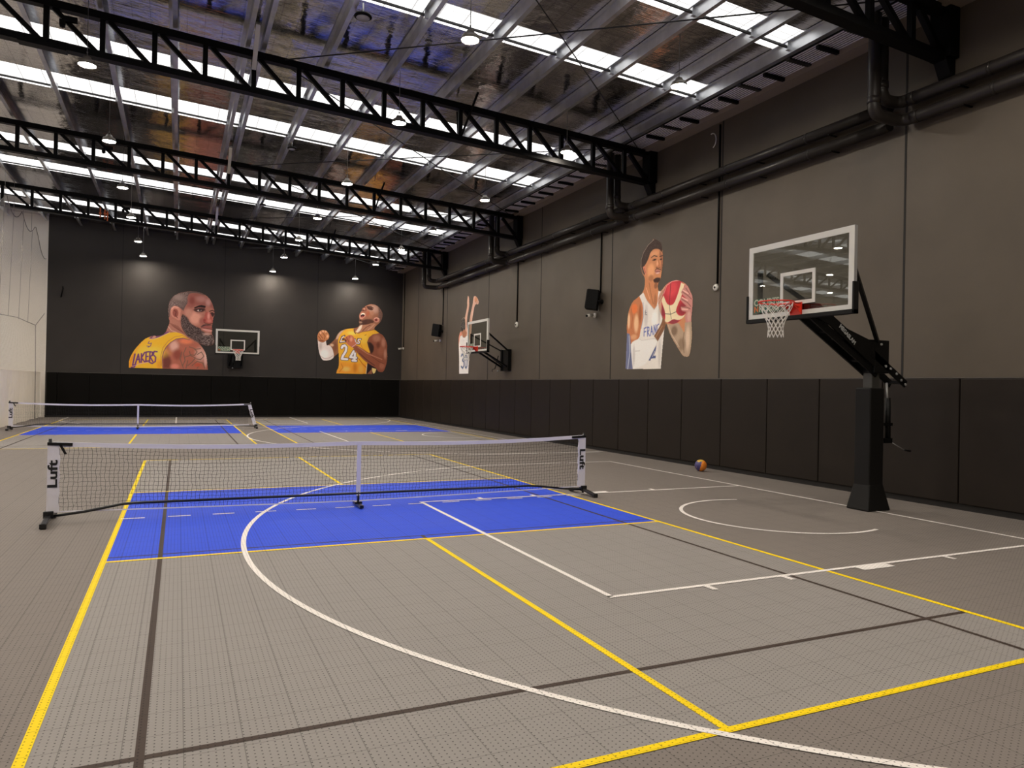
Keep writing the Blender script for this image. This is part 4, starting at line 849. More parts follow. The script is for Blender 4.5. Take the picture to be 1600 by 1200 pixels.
LY = {-.9: [.45, 4.24, 8.42, 12.59, 16.5, 20.9, 25.15], 4.46: [.51, 4.35, 9.2, 13.6, 17.46, 21.47, 25.4], 8.25: [.39, 4.3, 8.97, 13.5, 17.28, 21.22, 25.2]}
LY[-29.5] = LY[-24.5] = LY[-19.5] = LY[-14.5] = LY[-5.4] = LY[-9.9] = [.45, 4.3, 8.8, 13.1, 17.1, 21.2]  # unseen lamp lines to the left, added for light and reflections
proto = None
rowname = ['nearest row', 'second row from the camera', 'third row from the camera', 'fourth row from the camera', 'fifth row from the camera', 'sixth row from the camera', 'row closest to the back wall']
for x, _ in LX:
    for i, y in enumerate([-12.3, -8.1, -3.9]+LY[x]):
        if proto is None: proto = o = lamp_proto((x, y, 6.9))
        else: o = copy_tree(proto)
        z = 6.9 if i < 9 else {-.9: 7.02, 4.46: 6.86, 8.25: 6.80}.get(x, 6.9)
        if abs(y-4.75) < .35: y = 4.75-.35
        o.location = (x, y, z); o.rotation_euler = (0, 0, random.uniform(0, 6.28))
        bm = bmesh.new(); tube(bm, [(0, 0, .17), (0, 0, zr(x)-.004-z)], .0055, 6); obj('cable', bm, M_WIRE, o)
        colname = {-29.5: 'added line at the far left wall', -24.5: 'added fifth line beyond the netting', -19.5: 'added fourth line beyond the netting', -14.5: 'added line under the roof ridge', -9.9: 'added line just beyond the netting', -5.4: 'added line above the netting', -.9: 'left line', 4.46: 'middle line', 8.25: 'right line'}[x]
        o['label'] = 'lit pendant lamp in the %s, %s' % (colname, rowname[i-3] if i > 2 else 'behind the camera, %s back' % ORD[2-i])
# small ceiling fittings
def detector(x, y, s, label, name='ceiling_detector'):
    z = zr(x)-.30 if s > .1 else zr(x)-.25
    r = thing(name, (x, y, z), label, 'detector')
    bm = bmesh.new(); lathe(bm, [(.01, 0), (s*.8, 0), (s, .02), (s*.9, .05), (s*.35, .06), (.01, .07)], n=28); obj('body', bm, M_BLACK, r)
    bm = bmesh.new(); lathe(bm, [(.01, -.006), (s*.72, -.004), (s*.76, .002), (.01, .004)], n=28); obj('face_plate', bm, M_ALU2, r)
    bm = bmesh.new(); tube(bm, [(0, 0, .06), (0, 0, .25)], .014, 8); obj('stem', bm, M_ALU2, r)
detector(3.25, 2.35, .15, 'round dark ceiling disc beside the roof band at the top edge', 'ceiling_loudspeaker')
detector(3.15, 9.9, .12, 'small round ceiling detector between the large and middle trusses')
detector(3.10, 16.6, .11, 'small round ceiling detector between the middle and farthest trusses')

# ------------------------------------------------------------ left side: tarp, netting, ropes
XN = -4.55
bm = bmesh.new()
N = 60
for i in range(N):
    for j in range(6):
        def P(i, j):
            y = 12+(26.05-12)*i/N; z = .01+1.89*j/6
            return (XN-.09+.03*math.sin(y*3.1)+.02*math.sin(y*7+j), y, z)
        quad(bm, [P(i, j), P(i+1, j), P(i+1, j+1), P(i, j+1)])
bmesh.ops.remove_doubles(bm, verts=bm.verts, dist=1e-4)
bmesh.ops.solidify(bm, geom=bm.faces[:], thickness=.006)
o = obj('vinyl_curtain', bm, M_TARP); tag(o, 'cream vinyl skirt curtain along the foot of the left netting', 'curtain')
net = thing('divider_netting', (XN, 18, 1.9), 'tall white sports netting hanging along the left side with scalloped top rope', 'netting', world=True)
def topz(y):    # scalloped top
    t = (y % 2.6)/2.6; return 7.55-.45*4*t*(1-t) - (.9 if y > 24 else 0)*(y-24)/2
bm = bmesh.new(); ysn = np.linspace(10, 26, 65)
for a, b in zip(ysn, ysn[1:]): quad(bm, [(XN, a, 1.9), (XN, b, 1.9), (XN, b, topz(b)), (XN, a, topz(a))])
bmesh.ops.remove_doubles(bm, verts=bm.verts, dist=1e-4)
obj('mesh_panel', bm, M_NETW, net)
bm = bmesh.new(); tube(bm, [(XN, float(y), topz(float(y))) for y in ysn], .012, 6); obj('top_rope', bm, M_ROPE, net)
bm = bmesh.new()
tube(bm, [(XN-.02, 14, 3.3), (XN-.02, 17.4, 3.62), (XN-.02, 20.5, 3.75), (XN-.02, 24.0, 3.72), (XN-.02, 26.0, 4.35)], .014, 6)
tube(bm, [(XN-.02, 24.0, 3.72), (XN-.02, 24.2, 1.9), (XN-.02, 24.3, .02)], .014, 6); obj('tie_rope', bm, M_ROPE, net)
for y in (17.6, 19.0, 20.7, 22.4):
    bm = bmesh.new(); tube(bm, [(XN-.02, y, 3.7), (XN-.02, y+.5, topz(y+.5))], .008, 6); obj('seam_rope', bm, M_ROPE, net)
for y in (18.0, 19.4, 21.0, 22.6):
    bm = bmesh.new(); tube(bm, [(XN, y, topz(y)), (XN, y, zr(XN)-.1)], .006, 6); obj('hanger', bm, M_WIRE, net)

# ------------------------------------------------------------ portable court nets
def court_net(x0, x1, y0, y1, ztop, label, lean=0., base_z=.17):
    """x0,x1 posts; the net runs along x; y0,y1 its y at both posts."""
    xm = (x0+x1)/2
    r = thing('portable_net', (xm, (y0+y1)/2, 0), label, 'net', 'portable court nets', world=True)
    def Y(x): return y0+(y1-y0)*(x-x0)/(x1-x0)
    def sag(x): t = (x-x0)/(x1-x0); return ztop-.055*math.sin(math.pi*min(1, t*2 if t < .5 else (1-t)*2))*.7-.045*(1-abs(2*t-1))
    zl = [.93, .93]
    fr = bmesh.new()
    # end posts and feet
    for i, x in enumerate((x0, x1)):
        lx = lean if i else 0
        bm = bmesh.new(); tube(bm, [(x+lx, Y(x), .03), (x, Y(x), ztop+.015)], .019, 10); obj('post', bm, M_TUBE, r)
        bm = bmesh.new(); yy = Y(x); beam(bm, (x+lx, yy-.36, .035), (x+lx, yy-.06, .075), .06, .04); beam(bm, (x+lx, yy-.08, .075), (x+lx, yy+.08, .075), .06, .04); beam(bm, (x+lx, yy+.06, .075), (x+lx, yy+.36, .035), .06, .04)
        for s in (-1, 1): box(bm, x+lx-.034, x+lx+.034, yy+s*.36-.03, yy+s*.36+.03, .006, .062)
        box(bm, x+lx-.05, x+lx+.05, yy-.04, yy+.04, .06, .14); obj('foot', bm, M_TUBE, r, bevel=.006)
        # sleeve
        bm = bmesh.new(); s = 1 if i == 0 else -1; n = 14; rows = []
        for k in range(n+1):
            z = .12+(ztop-.03-.12)*k/n; w = .095+.006*math.sin(k*1.9); xo = x+lx*(1-k/n)
            rows.append([bm.verts.new(q) for q in ((xo-s*.022, Y(x)-.022, z), (xo+s*w, Y(x)-.012, z), (xo+s*w, Y(x)+.012, z), (xo-s*.022, Y(x)+.024, z))])
        for A, Bv in zip(rows, rows[1:]):
            for k in range(4): bm.faces.new((A[k], A[(k+1) % 4], Bv[(k+1) % 4], Bv[k]))
        bm.faces.new(rows[0]); bm.faces.new(rows[-1][::-1]); sl = obj('side_sleeve', bm, M_SLEEVE, r)
        a = Vector((x+lx*.42+s*.035, Y(x)-.021, ztop*.58+.02))
        if i == 0: text_part('lettering', 'Luft', .13, M_TXT, r, basis(a, (0.0, 0, 1), (-1, 0, 0)), bold=.0035, ext=.002, sx=1.55)
        else: text_part('lettering', 'Luft', .13, M_TXT, r, basis(a, (lx*.9, 0, -1), (1, 0, 0)), bold=.0035, ext=.002, sx=1.55)
        bm = bmesh.new(); zt = ztop-.022
        beam(bm, (x-s*.025, Y(x)-.012, zt), (x+s*.22, Y(x)-.012, sag(x+s*.22)-.022), .03, .034); tube(bm, [(x, Y(x), ztop-.03), (x, Y(x), ztop+.035)], .017, 10)
        if i == 0: beam(bm, (x+.10, Y(x)-.024, zt-.01), (x+.155, Y(x)-.024, zt-.12), .006, .026)
        obj('corner_strap', bm, M_TUBE, r)
    # lower rail with raised middle, centre post and centre foot
    bm = bmesh.new(); tube(bm, [(x0+lean*0, Y(x0), .075), (x0+.35, Y(x0), .115), (x0+.74, Y(x0), base_z+.015), (x0+.85, Y(x0), base_z+.02), (xm, Y(xm), base_z+.01), (x1-.95, Y(x1), base_z), (x1-.8, Y(x1), base_z-.01), (x1-.3, Y(x1), .10), (x1+lean, Y(x1), .075)], .016, 8); obj('lower_rail', bm, M_TUBE, r)
    bm = bmesh.new(); tube(bm, [(xm, Y(xm), .03), (xm, Y(xm), base_z+.03)], .015, 8); beam(bm, (xm, Y(xm)-.22, .03), (xm, Y(xm)+.22, .03), .05, .035)
    box(bm, xm-.05, xm+.05, Y(xm)-.03, Y(xm)+.03, .04, .065); obj('foot', bm, M_TUBE, r)
    bm = bmesh.new(); box(bm, xm-.027, xm+.027, Y(xm)-.012, Y(xm)+.012, base_z-.02, sag(xm)-.01); obj('centre_strap', bm, M_BAND, r)
    # top and bottom bands
    xs_ = np.linspace(x0+.03, x1-.03, 61)
    for nm, h, zf in (('top_band', .052, lambda x: sag(x)-.026), ('bottom_band', .014 if lean == 0 else .035, lambda x: .10+.03*abs(2*(x-x0)/(x1-x0)-1)-.02*math.sin(math.pi*(x-x0)/(x1-x0)))):
        bm = bmesh.new(); rows = []
        for x in xs_:
            x = float(x); z = zf(x); t = .009 if h > .03 else .004
            rows.append([bm.verts.new(q) for q in ((x, Y(x)-t, z-h/2), (x, Y(x)-t*.6, z+h/2), (x, Y(x)+t*.6, z+h/2), (x, Y(x)+t, z-h/2))])
        for A, Bv in zip(rows, rows[1:]):
            for k in range(4): bm.faces.new((A[k], A[(k+1) % 4], Bv[(k+1) % 4], Bv[k]))
        bm.faces.new(rows[0]); bm.faces.new(rows[-1][::-1]); obj(nm, bm, M_BAND, r)
    # netting: square mesh of knotted cord
    bm = bmesh.new(); P = .046; nx = int((x1-x0-.16)/P); rnd = random.Random(3)
    xa = x0+.09; nz = 16
    def zb(x): return .105+.03*abs(2*(x-x0)/(x1-x0)-1)-.02*math.sin(math.pi*(x-x0)/(x1-x0))
    def node(i, j):
        x = xa+(x1-x0-.18)*i/nx; t = j/nz; z = zb(x)+(sag(x)-.05-zb(x))*t
        e = math.sin(math.pi*t)*math.exp(-min(x-x0, x1-x)*.9)
        jx = .005*math.sin(i*1.7+j*2.3)+.006*math.sin(j*.9+i*.31); jz = .004*math.sin(i*2.1+j*1.3)+.008*math.sin(i*.13)*math.sin(math.pi*t)
        return Vector((x+jx, Y(x)+.004*math.sin(i*.5+j*.7), z+jz+.01*e*math.sin(j)))
    def cord(pts, rr):
        prev = None
        for q in pts:
            ring = [bm.verts.new(q+Vector(o)*rr) for o in ((0, -1, -.6), (.87, .5, .6), (-.87, .5, .6))]
            if prev:
                for k in range(3): bm.faces.new((prev[k], prev[(k+1) % 3], ring[(k+1) % 3], ring[k]))
            prev = ring
    for i in range(nx+1): cord([node(i, j) for j in range(nz+1)], .0019)
    for j in range(1, nz): cord([node(i, j) for i in range(nx+1)], .0021)
    obj('net_mesh', bm, M_NETBLK, r)
    return r
court_net(-.72, 6.33, 0.0, .10, .925, 'portable pickleball net with white band in the foreground court')
court_net(-4.17, 2.93, 17.3, 17.6, .885, 'distant portable pickleball net on the far left court', lean=.20)

# ------------------------------------------------------------ basketball hoops
def ring_net(bm, c, r0, r1, h, nl=12, rr=.0032):
    lv = [(r0, 0, 0), (r0*.93, -.05, 1), (r0*.80, -.12, 0), (r0*.66, -.18, 1), (r0*.55, -.235, 0), (r0*.47, -.29, 1), (r0*.44, -.34, 0), (r1, -.39, 1), (r1*1.03, -h, 0)]
    for k in range(nl):
        for sgn in (-1, 1):
            pts = []
            for m_, (rad, z, _) in enumerate(lv):
                ph = .5 if m_ % 2 else 0
                a = 2*math.pi*(k+sgn*ph)/nl
                pts.append(c+Vector((rad*math.cos(a), rad*math.sin(a), z)))
            tube(bm, pts, rr, 4, cap=False)
def hoop_parts(r, face, sign_text=True, rim_dz=.16, W_=1.83, H=1.07, detail=True):
    cr = .0045 if detail else .0075
    """Board in the local frame: the board's face lies at x=0 looking to -x, centred on y=0, bottom edge at z=0."""
    w = W_/2
    bm = bmesh.new(); box(bm, .010, .022, -w+.03, w-.03, .03, H-.03); obj('glass_panel', bm, M_GLASS, r)
    bm = bmesh.new(); d = .05
    box(bm, -.002, d, -w, -w+.028, 0, H); box(bm, -.002, d, w-.028, w, 0, H); box(bm, -.002, d, -w+.028, w-.028, H-.028, H); box(bm, -.002, d, -w+.028, w-.028, 0, .028)
    obj('board_frame', bm, M_ALU2 if detail else M_ALU, r)
    bm = bmesh.new(); s = .055; x0, x1 = -.003, .0085
    for q in ((-w+.002, -w+.028+s, .002, H-.002), (w-.028-s, w-.002, .002, H-.002), (-w+.028+s, w-.028-s, H-.028-s, H-.002), (-w+.028+s, w-.028-s, .002, .03+s*.8)):
        box(bm, x0, x1, q[0], q[1], q[2], q[3])
    obj('border_stripe', bm, M_STRIPE, r)
    bm = bmesh.new(); zt = .16
    for q in ((-.305, -.255, zt, zt+.46), (.255, .305, zt, zt+.46), (-.255, .255, zt+.41, zt+.46), (-.255, .255, zt, zt+.05)): box(bm, x0+.004, x1+.001, *q)
    obj('target_square', bm, M_STRIPE, r)
    bm = bmesh.new(); box(bm, -.028, d+.012, -w-.022, w+.022, -.045, .012)
    for s_ in (-1, 1):
        a, b = sorted((s_*w-s_*.006, s_*(w+.022))); box(bm, -.028, d+.012, a, b, -.045, .36)
    obj('edge_padding', bm, M_BLKPAD, r, bevel=.006)
    zr_ = rim_dz; c = Vector((-.375, 0, zr_))
    bm = bmesh.new(); tube(bm, [c+Vector((.2285*math.cos(a), .2285*math.sin(a), 0)) for a in np.linspace(0, 2*math.pi, 37)[:-1]], .0095, 8, closed=True)
    for k in range(12):
        a = 2*math.pi*(k+.5)/12; q = c+Vector((.222*math.cos(a), .222*math.sin(a), -.008)); tube(bm, [q, q+Vector((0, 0, -.022))], .004, 5)
    for s_ in (-1, 1): tube(bm, [(-.03, s_*.08, zr_-.05), (-.16, s_*.12, zr_-.03), (-.30, s_*.17, zr_-.006)], .007, 6)
    obj('rim', bm, M_RED, r)
    bm = bmesh.new(); box(bm, -.020, -.004, -.10, .10, zr_-.16, zr_+.02)
    A = [(-.02, zr_+.012), (-.155, zr_+.006), (-.155, zr_-.014), (-.02, zr_-.13)]
    prism(bm, A, -.088, -.078); prism(bm, A, .078, .088); box(bm, -.155, -.02, -.088, .088, zr_-.004, zr_+.010); obj('rim_bracket', bm, M_RED, r)
    bm = bmesh.new(); ring_net(bm, c+Vector((0, 0, -.02)), .218, .10, .45, 12 if detail else 9, cr); obj('net', bm, M_CORD, r)
    # advertising decal at the lower corner of the glass
    bm = bmesh.new(); box(bm, .0045, .0095, w-.10-.50, w-.10, .10, .30); st = obj('sticker', bm, M_GREEN, r)
    y0 = w-.10
    for s2, xx, zz, mm, sz in (('COURTS', y0-.25, .245, M_CREAM, .125), ('N', y0-.055, .150, M_ORANGE, .115), ('HOOPS', y0-.30, .150, M_CREAM, .115)):
        text_part('sticker_lettering', s2, sz, mm, st, basis((.003, xx, zz), (0, -1, 0), (0, 0, 1)), bold=.004, ext=.0012)

# in-ground hoop
YH = -2.31
h1 = thing('basketball_hoop', (9.60, -2.40, 0), 'near basketball hoop on a padded black post standing in front of the right wall', 'basketball hoop', world=False)
bb = bpy.data.objects.new('backboard', None); bb.empty_display_size = .1
def flatten(root, loc):
    """parts built in a board frame are moved to root's own frame"""
    tmp = thing('tmp', (0, 0, 0), '', ''); hoop_parts(tmp, None)
    for ch in list(tmp.children):
        ch.parent = root; ch.location = Vector(loc)-Vector(root.location)
    bpy.data.objects.remove(tmp)
flatten(h1, (8.225, YH, 2.70))
O = Vector((9.60, -2.40, 0))
def hp(name, bm, m, bevel=0, parent=h1):
    for v in bm.verts: v.co -= O
    return obj(name, bm, m, parent, bevel)
Y0 = -2.40
bm = bmesh.new(); box(bm, 9.52, 9.68, Y0-.075, Y0+.075, .2, 2.30); post = hp('post', bm, M_POLE, .012)
bm = bmesh.new(); box(bm, 9.43, 9.72, Y0-.13, Y0+.13, .32, 1.74); hp('post_padding', bm, M_BLKPAD, .02)
bm = bmesh.new()
for (za, xa0, xa1, ya, zb_, xb0, xb1, yb_) in (((.0, 9.35, 9.81, .19, .38, 9.435, 9.715, .132)),):
    A = [bm.verts.new(q) for q in ((xa0, Y0-ya, za), (xa1, Y0-ya, za), (xa1, Y0+ya, za), (xa0, Y0+ya, za))]
    Bv = [bm.verts.new(q) for q in ((xb0, Y0-yb_, zb_), (xb1, Y0-yb_, zb_), (xb1, Y0+yb_, zb_), (xb0, Y0+yb_, zb_))]
    for k in range(4): bm.faces.new((A[k], A[(k+1) % 4], Bv[(k+1) % 4], Bv[k]))
    bm.faces.new(A); bm.faces.new(Bv)
hp('base_padding', bm, M_BLKPAD, .02)
bm = bmesh.new()
for s in (-1, 1): prism(bm, [(8.30, 2.86), (8.42, 2.86), (8.95, 2.55), (9.38, 2.42), (9.52, 2.42), (9.72, 2.30), (9.62, 2.02), (9.47, 2.06), (8.62, 2.58), (8.30, 2.70)], Y0+s*.115-.012, Y0+s*.115+.012)
box(bm, 8.9, 9.3, Y0-.10, Y0+.10, 2.40, 2.43); hp('upper_arm', bm, M_BLACK2, .003)
o = text_part('arm_lettering', 'MEGASLAM', .080, M_WTXT, h1, Matrix.Translation(-O) @ basis((8.95, Y0-.131, 2.465), (.79, 0, -.61), (.61, 0, .79)), bold=.003, ext=.001, sx=.95)
bm = bmesh.new()
for s in (-1, 1): beam(bm, (8.30, Y0+s*.085, 2.69), (9.60, Y0+s*.085, 1.93), .03, .085)
beam(bm, (8.62, Y0, 2.52), (8.66, Y0, 2.50), .17, .05); beam(bm, (9.25, Y0, 2.15), (9.3, Y0, 2.12), .17, .05); hp('lower_arm', bm, M_BLACK2, .004)
bm = bmesh.new()
for s in (-1, 1): beam(bm, (9.45, Y0+s*.12, 2.24), (10.17, Y0+s*.12, 1.80), .02, .11)
beam(bm, (10.10, Y0-.13, 1.83), (10.10, Y0+.13, 1.83), .05, .05); beam(bm, (9.82, Y0-.13, 2.0), (9.82, Y0+.13, 2.0), .05, .05); hp('rear_link', bm, M_BLACK2, .004)
bm = bmesh.new(); box(bm, 9.50, 9.80, Y0-.13, Y0+.13, 1.95, 2.42); hp('pivot_head', bm, M_BLACK2, .01)
bm = bmesh.new()
for s in (-1, 1): beam(bm, (8.30, Y0+s*.72, 3.36), (9.56, Y0+s*.12, 2.40), .05, .055)
hp('brace', bm, M_BLACK2, .004)
bm = bmesh.new(); box(bm, 8.272, 8.32, Y0-.76, Y0-.70, 2.70, 3.42); box(bm, 8.272, 8.32, Y0+.82, Y0+.88, 2.70, 3.42); box(bm, 8.272, 8.32, Y0-.35, Y0+.53, 2.66, 2.72); box(bm, 8.26, 8.36, Y0-.10, Y0+.26, 2.66, 2.93); hp('mounting_bracket', bm, M_BLACK2, .003)
bm = bmesh.new(); tube(bm, [(9.86, Y0-.05, 1.82), (9.88, Y0-.05, 1.50)], .016, 10); hp('actuator_rod', bm, M_ALU2)
bm = bmesh.new(); tube(bm, [(9.885, Y0-.05, 1.60), (9.90, Y0-.05, .98)], .04, 12); box(bm, 9.80, 9.95, Y0-.09, Y0-.01, 1.20, 1.24); box(bm, 9.80, 9.95, Y0-.09, Y0-.01, .95, 1.02); act = hp('actuator', bm, M_BLACK2)
bm = bmesh.new(); tube(bm, [(9.93, Y0-.05, .98), (10.20, Y0-.10, .84)], .007, 8); hp('crank', bm, M_ALU2)
bm = bmesh.new(); tube(bm, [(10.19, Y0-.10, .845), (10.30, Y0-.12, .83)], .014, 8); hp('crank_grip', bm, M_BLACK2)
bm = bmesh.new()
for q in ((9.62, 2.36), (9.72, 2.05), (10.05, 1.86), (9.95, 1.95), (9.82, 2.02), (10.14, 1.80)): lathe(bm, [(.018, -.015), (.018, .0)], (q[0], Y0-.133, q[1]), 10, 'Y')
hp('bolt', bm, M_ALU2)

# wall-mounted hoops
def wall_hoop(boardx, wallx, label, matrix):
    """Built facing -x: board face at local x=0; wall at local x=wallx."""
    r = thing('basketball_hoop', (0, 0, 0), label, 'basketball hoop', 'wall mounted basketball hoops')
    tmp = []
    hoop_parts(r, None, detail=False, rim_dz=.16)
    bm = bmesh.new(); box(bm, wallx-.10, wallx-.002, -.30, .30, -.62, .12); box(bm, wallx-.14, wallx-.10, -.33, -.22, -.62, .12); box(bm, wallx-.14, wallx-.10, .22, .33, -.62, .12); obj('wall_plate', bm, M_BLACK2, r, bevel=.008)
    for s in (-1, 1):
        bm = bmesh.new(); beam(bm, (.06, s*.22, .05), (wallx-.10, s*.26, -.50), .05, .06); obj('lower_arm', bm, M_BLACK2, r)
        bm = bmesh.new(); beam(bm, (.07, s*.74, .62), (wallx-.10, s*.27, .06), .04, .045); obj('brace', bm, M_BLACK2, r)
    bm = bmesh.new(); box(bm, .052, .09, -.3, .3, -.02, .10); box(bm, .052, .09, -.78, -.70, .0, .66); box(bm, .052, .09, .70, .78, .0, .66); obj('mounting_bracket', bm, M_BLACK2, r)
    bm = bmesh.new(); beam(bm, (.35, 0, -.05), (wallx-.15, .1, -.45), .03, .03); tube(bm, [(wallx-.3, .12, -.1), (wallx-.42, .12, -.56)], .016, 8); tube(bm, [(wallx-.42, .12, -.56), (wallx-.52, .12, -.58), (wallx-.52, .12, -.66)], .01, 8); obj('height_crank', bm, M_BLACK2, r)
    bm = bmesh.new(); lathe(bm, [(.03, -.03), (.03, .03)], (wallx-.30, .12, -.62), 10, 'Y'); obj('crank_ring', bm, M_ALU2, r)
    r.matrix_world = matrix
    return r
wall_hoop(0, 1.15, 'wall mounted basketball hoop on the right wall beside the number 30 mural', Matrix.Translation((9.75, 13.03, 2.83)))
m = Matrix.Translation((2.95, 24.62, 2.90)) @ Matrix.Rotation(math.pi/2, 4, 'Z')
wall_hoop(0, 1.48, 'wall mounted basketball hoop on the back wall between the two yellow jersey murals', m)

# ------------------------------------------------------------ basketball on the floor
R = .121
ball = thing('basketball', (10.33, 2.14, R), 'purple, yellow and orange basketball on the floor by the right wall pads', 'basketball')
bm = bmesh.new(); bmesh.ops.create_uvsphere(bm, u_segments=48, v_segments=32, radius=R)
rx = Vector((.74, -.60, -.28)).normalized(); ry_ = Vector((-.5, -.62, .3)); ry_ = (ry_-rx*ry_.dot(rx)).normalized(); rot = Matrix((rx, ry_, rx.cross(ry_)))
for f in bm.faces:
    f.smooth = True; q = rot @ f.calc_center_median().normalized()
    seam = abs(q.x) < .02 or abs(q.y) < .02 or abs(abs(q.x)-.55-.28*q.y*q.y) < .022
    f.material_index = 1 if q.x < .0 else 0
    if (f.calc_center_median().normalized()).dot(Vector((-.25, -.1, .96))) > .84: f.material_index = 2
    if seam: f.material_index = 3
obj('ball_shell', bm, [M_B_OR, M_B_BL, M_B_YE, M_B_SE], ball)

# ------------------------------------------------------------ loudspeakers, cameras, conduits on the right wall
def loudspeaker(y, z, s, label):
    r = thing('wall_loudspeaker', (XR-.01, y, z), label, 'loudspeaker', 'wall loudspeakers')
    R_ = Matrix.Rotation(math.radians(-38), 4, 'Z') @ Matrix.Rotation(math.radians(7), 4, 'Y')
    bm = bmesh.new(); box(bm, -.42*s, -.10*s, -.17*s, .17*s, -.27*s, .27*s); bmesh.ops.transform(bm, matrix=R_, verts=bm.verts); obj('cabinet', bm, M_SPK, r, bevel=.02)
    bm = bmesh.new(); box(bm, -.432*s, -.42*s, -.15*s, .15*s, -.24*s, .25*s); bmesh.ops.transform(bm, matrix=R_, verts=bm.verts); obj('grille', bm, M_BLKPAD, r)
    bm = bmesh.new(); tube(bm, [(-.16, -.02, 0), (0, 0, -.02)], .025, 8); lathe(bm, [(.06, -.02), (.06, .009)], (0, 0, -.02), 16, 'X'); obj('wall_bracket', bm, M_BLACK2, r)
def camera_unit(y, z, label, xo=0):
    r = thing('security_camera', (XR-.01-xo, y, z), label, 'security camera', 'wall security cameras')
    bm = bmesh.new(); lathe(bm, [(.062, .0), (.066, -.03), (.045, -.055), (.01, -.06)], (0, 0, 0), 18, 'X'); obj('base', bm, M_WHITEP, r)
    bm = bmesh.new(); tube(bm, [(-.04, 0, 0), (-.12, -.02, -.01)], .018, 8); obj('arm', bm, M_WHITEP, r)
    bm = bmesh.new(); tube(bm, [(-.10, -.01, .0), (-.32, -.09, -.035)], .043, 14); obj('barrel', bm, M_WHITEP, r)
    bm = bmesh.new(); tube(bm, [(-.318, -.088, -.035), (-.335, -.095, -.038)], .036, 14); obj('lens', bm, M_SPK, r)
loudspeaker(6.95, 4.02, 1.0, 'black loudspeaker on the right wall left of the ball-holding player mural')
loudspeaker(19.85, 4.02, 1.0, 'small black loudspeaker on the right wall left of the number 30 mural')
camera_unit(7.28, 3.66, 'white security camera below the nearer wall loudspeaker')
camera_unit(20.1, 3.62, 'white security camera below the farther wall loudspeaker')
camera_unit(25.7, 3.50, 'white security camera in the back right corner')
def detector_unit(y, z, s, label):
    r = thing('wall_detector', (XR-.005, y, z), label, 'detector', 'round wall detectors')
    bm = bmesh.new(); lathe(bm, [(s, 0), (s, -.03), (s*.85, -.045), (.01, -.05)], (0, 0, 0), 22, 'X'); obj('body', bm, M_WHITEP, r)
    bm = bmesh.new(); lathe(bm, [(s*.35, -.044), (s*.3, -.06), (.005, -.062)], (0, 0, 0), 16, 'X'); obj('lens', bm, M_SPK, r)
detector_unit(2.42, 3.85, .072, 'white round detector on the right wall between player mural and near hoop')
detector_unit(12.3, 3.76, .10, 'white round detector on the right wall right of the wall mounted hoop')
def conduit(y, z0, z1, lab, w=.022):
    bm = bmesh.new(); tube(bm, [(XR-.018, y, z0), (XR-.018, y, z1)], w, 8); o = obj('wall_conduit', bm, M_BLACK); tag(o, lab, 'conduit', 'dark conduits on the right wall')
conduit(2.38, 3.93, 7.30, 'thin dark conduit dropping to the nearest round detector')
conduit(7.03, 4.25, 6.0, 'thin dark conduit dropping to the nearer loudspeaker')
conduit(12.3, 3.86, 5.95, 'thin dark conduit dropping to the farther round detector')
conduit(19.8, 4.28, 5.9, 'thin dark conduit dropping to the farther loudspeaker')
conduit(25.7, 3.55, 7.3, 'thin dark conduit in the back right corner')
bm = bmesh.new(); tube(bm, [Vector((XR-.03, 2.62+.13*math.cos(a), 7.02+.16*math.sin(a))) for a in np.linspace(1.3, 4.4, 14)], .012, 6)
tag(obj('cable_loop', bm, M_WHITEP), 'short pale cable end curling from the eave above the round detector', 'cable')

for i, x in enumerate((-2.02, -1.88, -1.80)):
    bm = bmesh.new(); box(bm, x-.02, x+.02, 19.36, 19.39, 7.32-.05*i, 7.66-.05*i); box(bm, x-.04, x+.04, 19.34, 19.40, 7.45, 7.49)
    tag(obj('roof_clamp', bm, M_ORG), 'small orange clamp on the farthest roof truss, %s of three from the left' % ORD[i], 'clamp', 'orange clamps on the farthest truss')
bm = bmesh.new(); tube(bm, [(-3.95, YB-.01, 5.55), (-3.93, YB-.07, 5.45), (-3.98, YB-.07, 5.2), (-4.0, YB-.02, 5.1)], .025, 8)
tag(obj('wall_hook', bm, M_BLACK), 'small black hook high on the left part of the back wall', 'hook')
# ------------------------------------------------------------ wall murals (vinyl prints, colour carried by a fine grid)
def seg_dist(px, py, a, b):
    ax, ay = a; bx, by = b; dx, dy = bx-ax, by-ay; L = dx*dx+dy*dy+1e-12
    t = np.clip(((px-ax)*dx+(py-ay)*dy)/L, 0, 1); return np.hypot(px-ax-t*dx, py-ay-t*dy)
def inside(px, py, poly):
    r = np.zeros(px.shape, bool); n = len(poly)
    for i in range(n):
        (x1, y1), (x2, y2) = poly[i], poly[(i+1) % n]
        c = ((y1 > py) != (y2 > py)); 
        with np.errstate(divide='ignore', invalid='ignore'): xi = (x2-x1)*(py-y1)/(y2-y1)+x1
        r ^= c & (px < xi)
    return r
def smooth(poly, it=1):
    q = []; n = len(poly)
    for i in range(n):
        p, a, b = np.array(poly[i-1]), np.array(poly[i]), np.array(poly[(i+1) % n])
        u, v = p-a, b-a; c = u @ v/(np.hypot(*u)*np.hypot(*v)+1e-9)
        if c > -.35: q.append(tuple(a)); continue
        q += [tuple(a*.78+p*.22), tuple(a*.78+b*.22)]
    return q
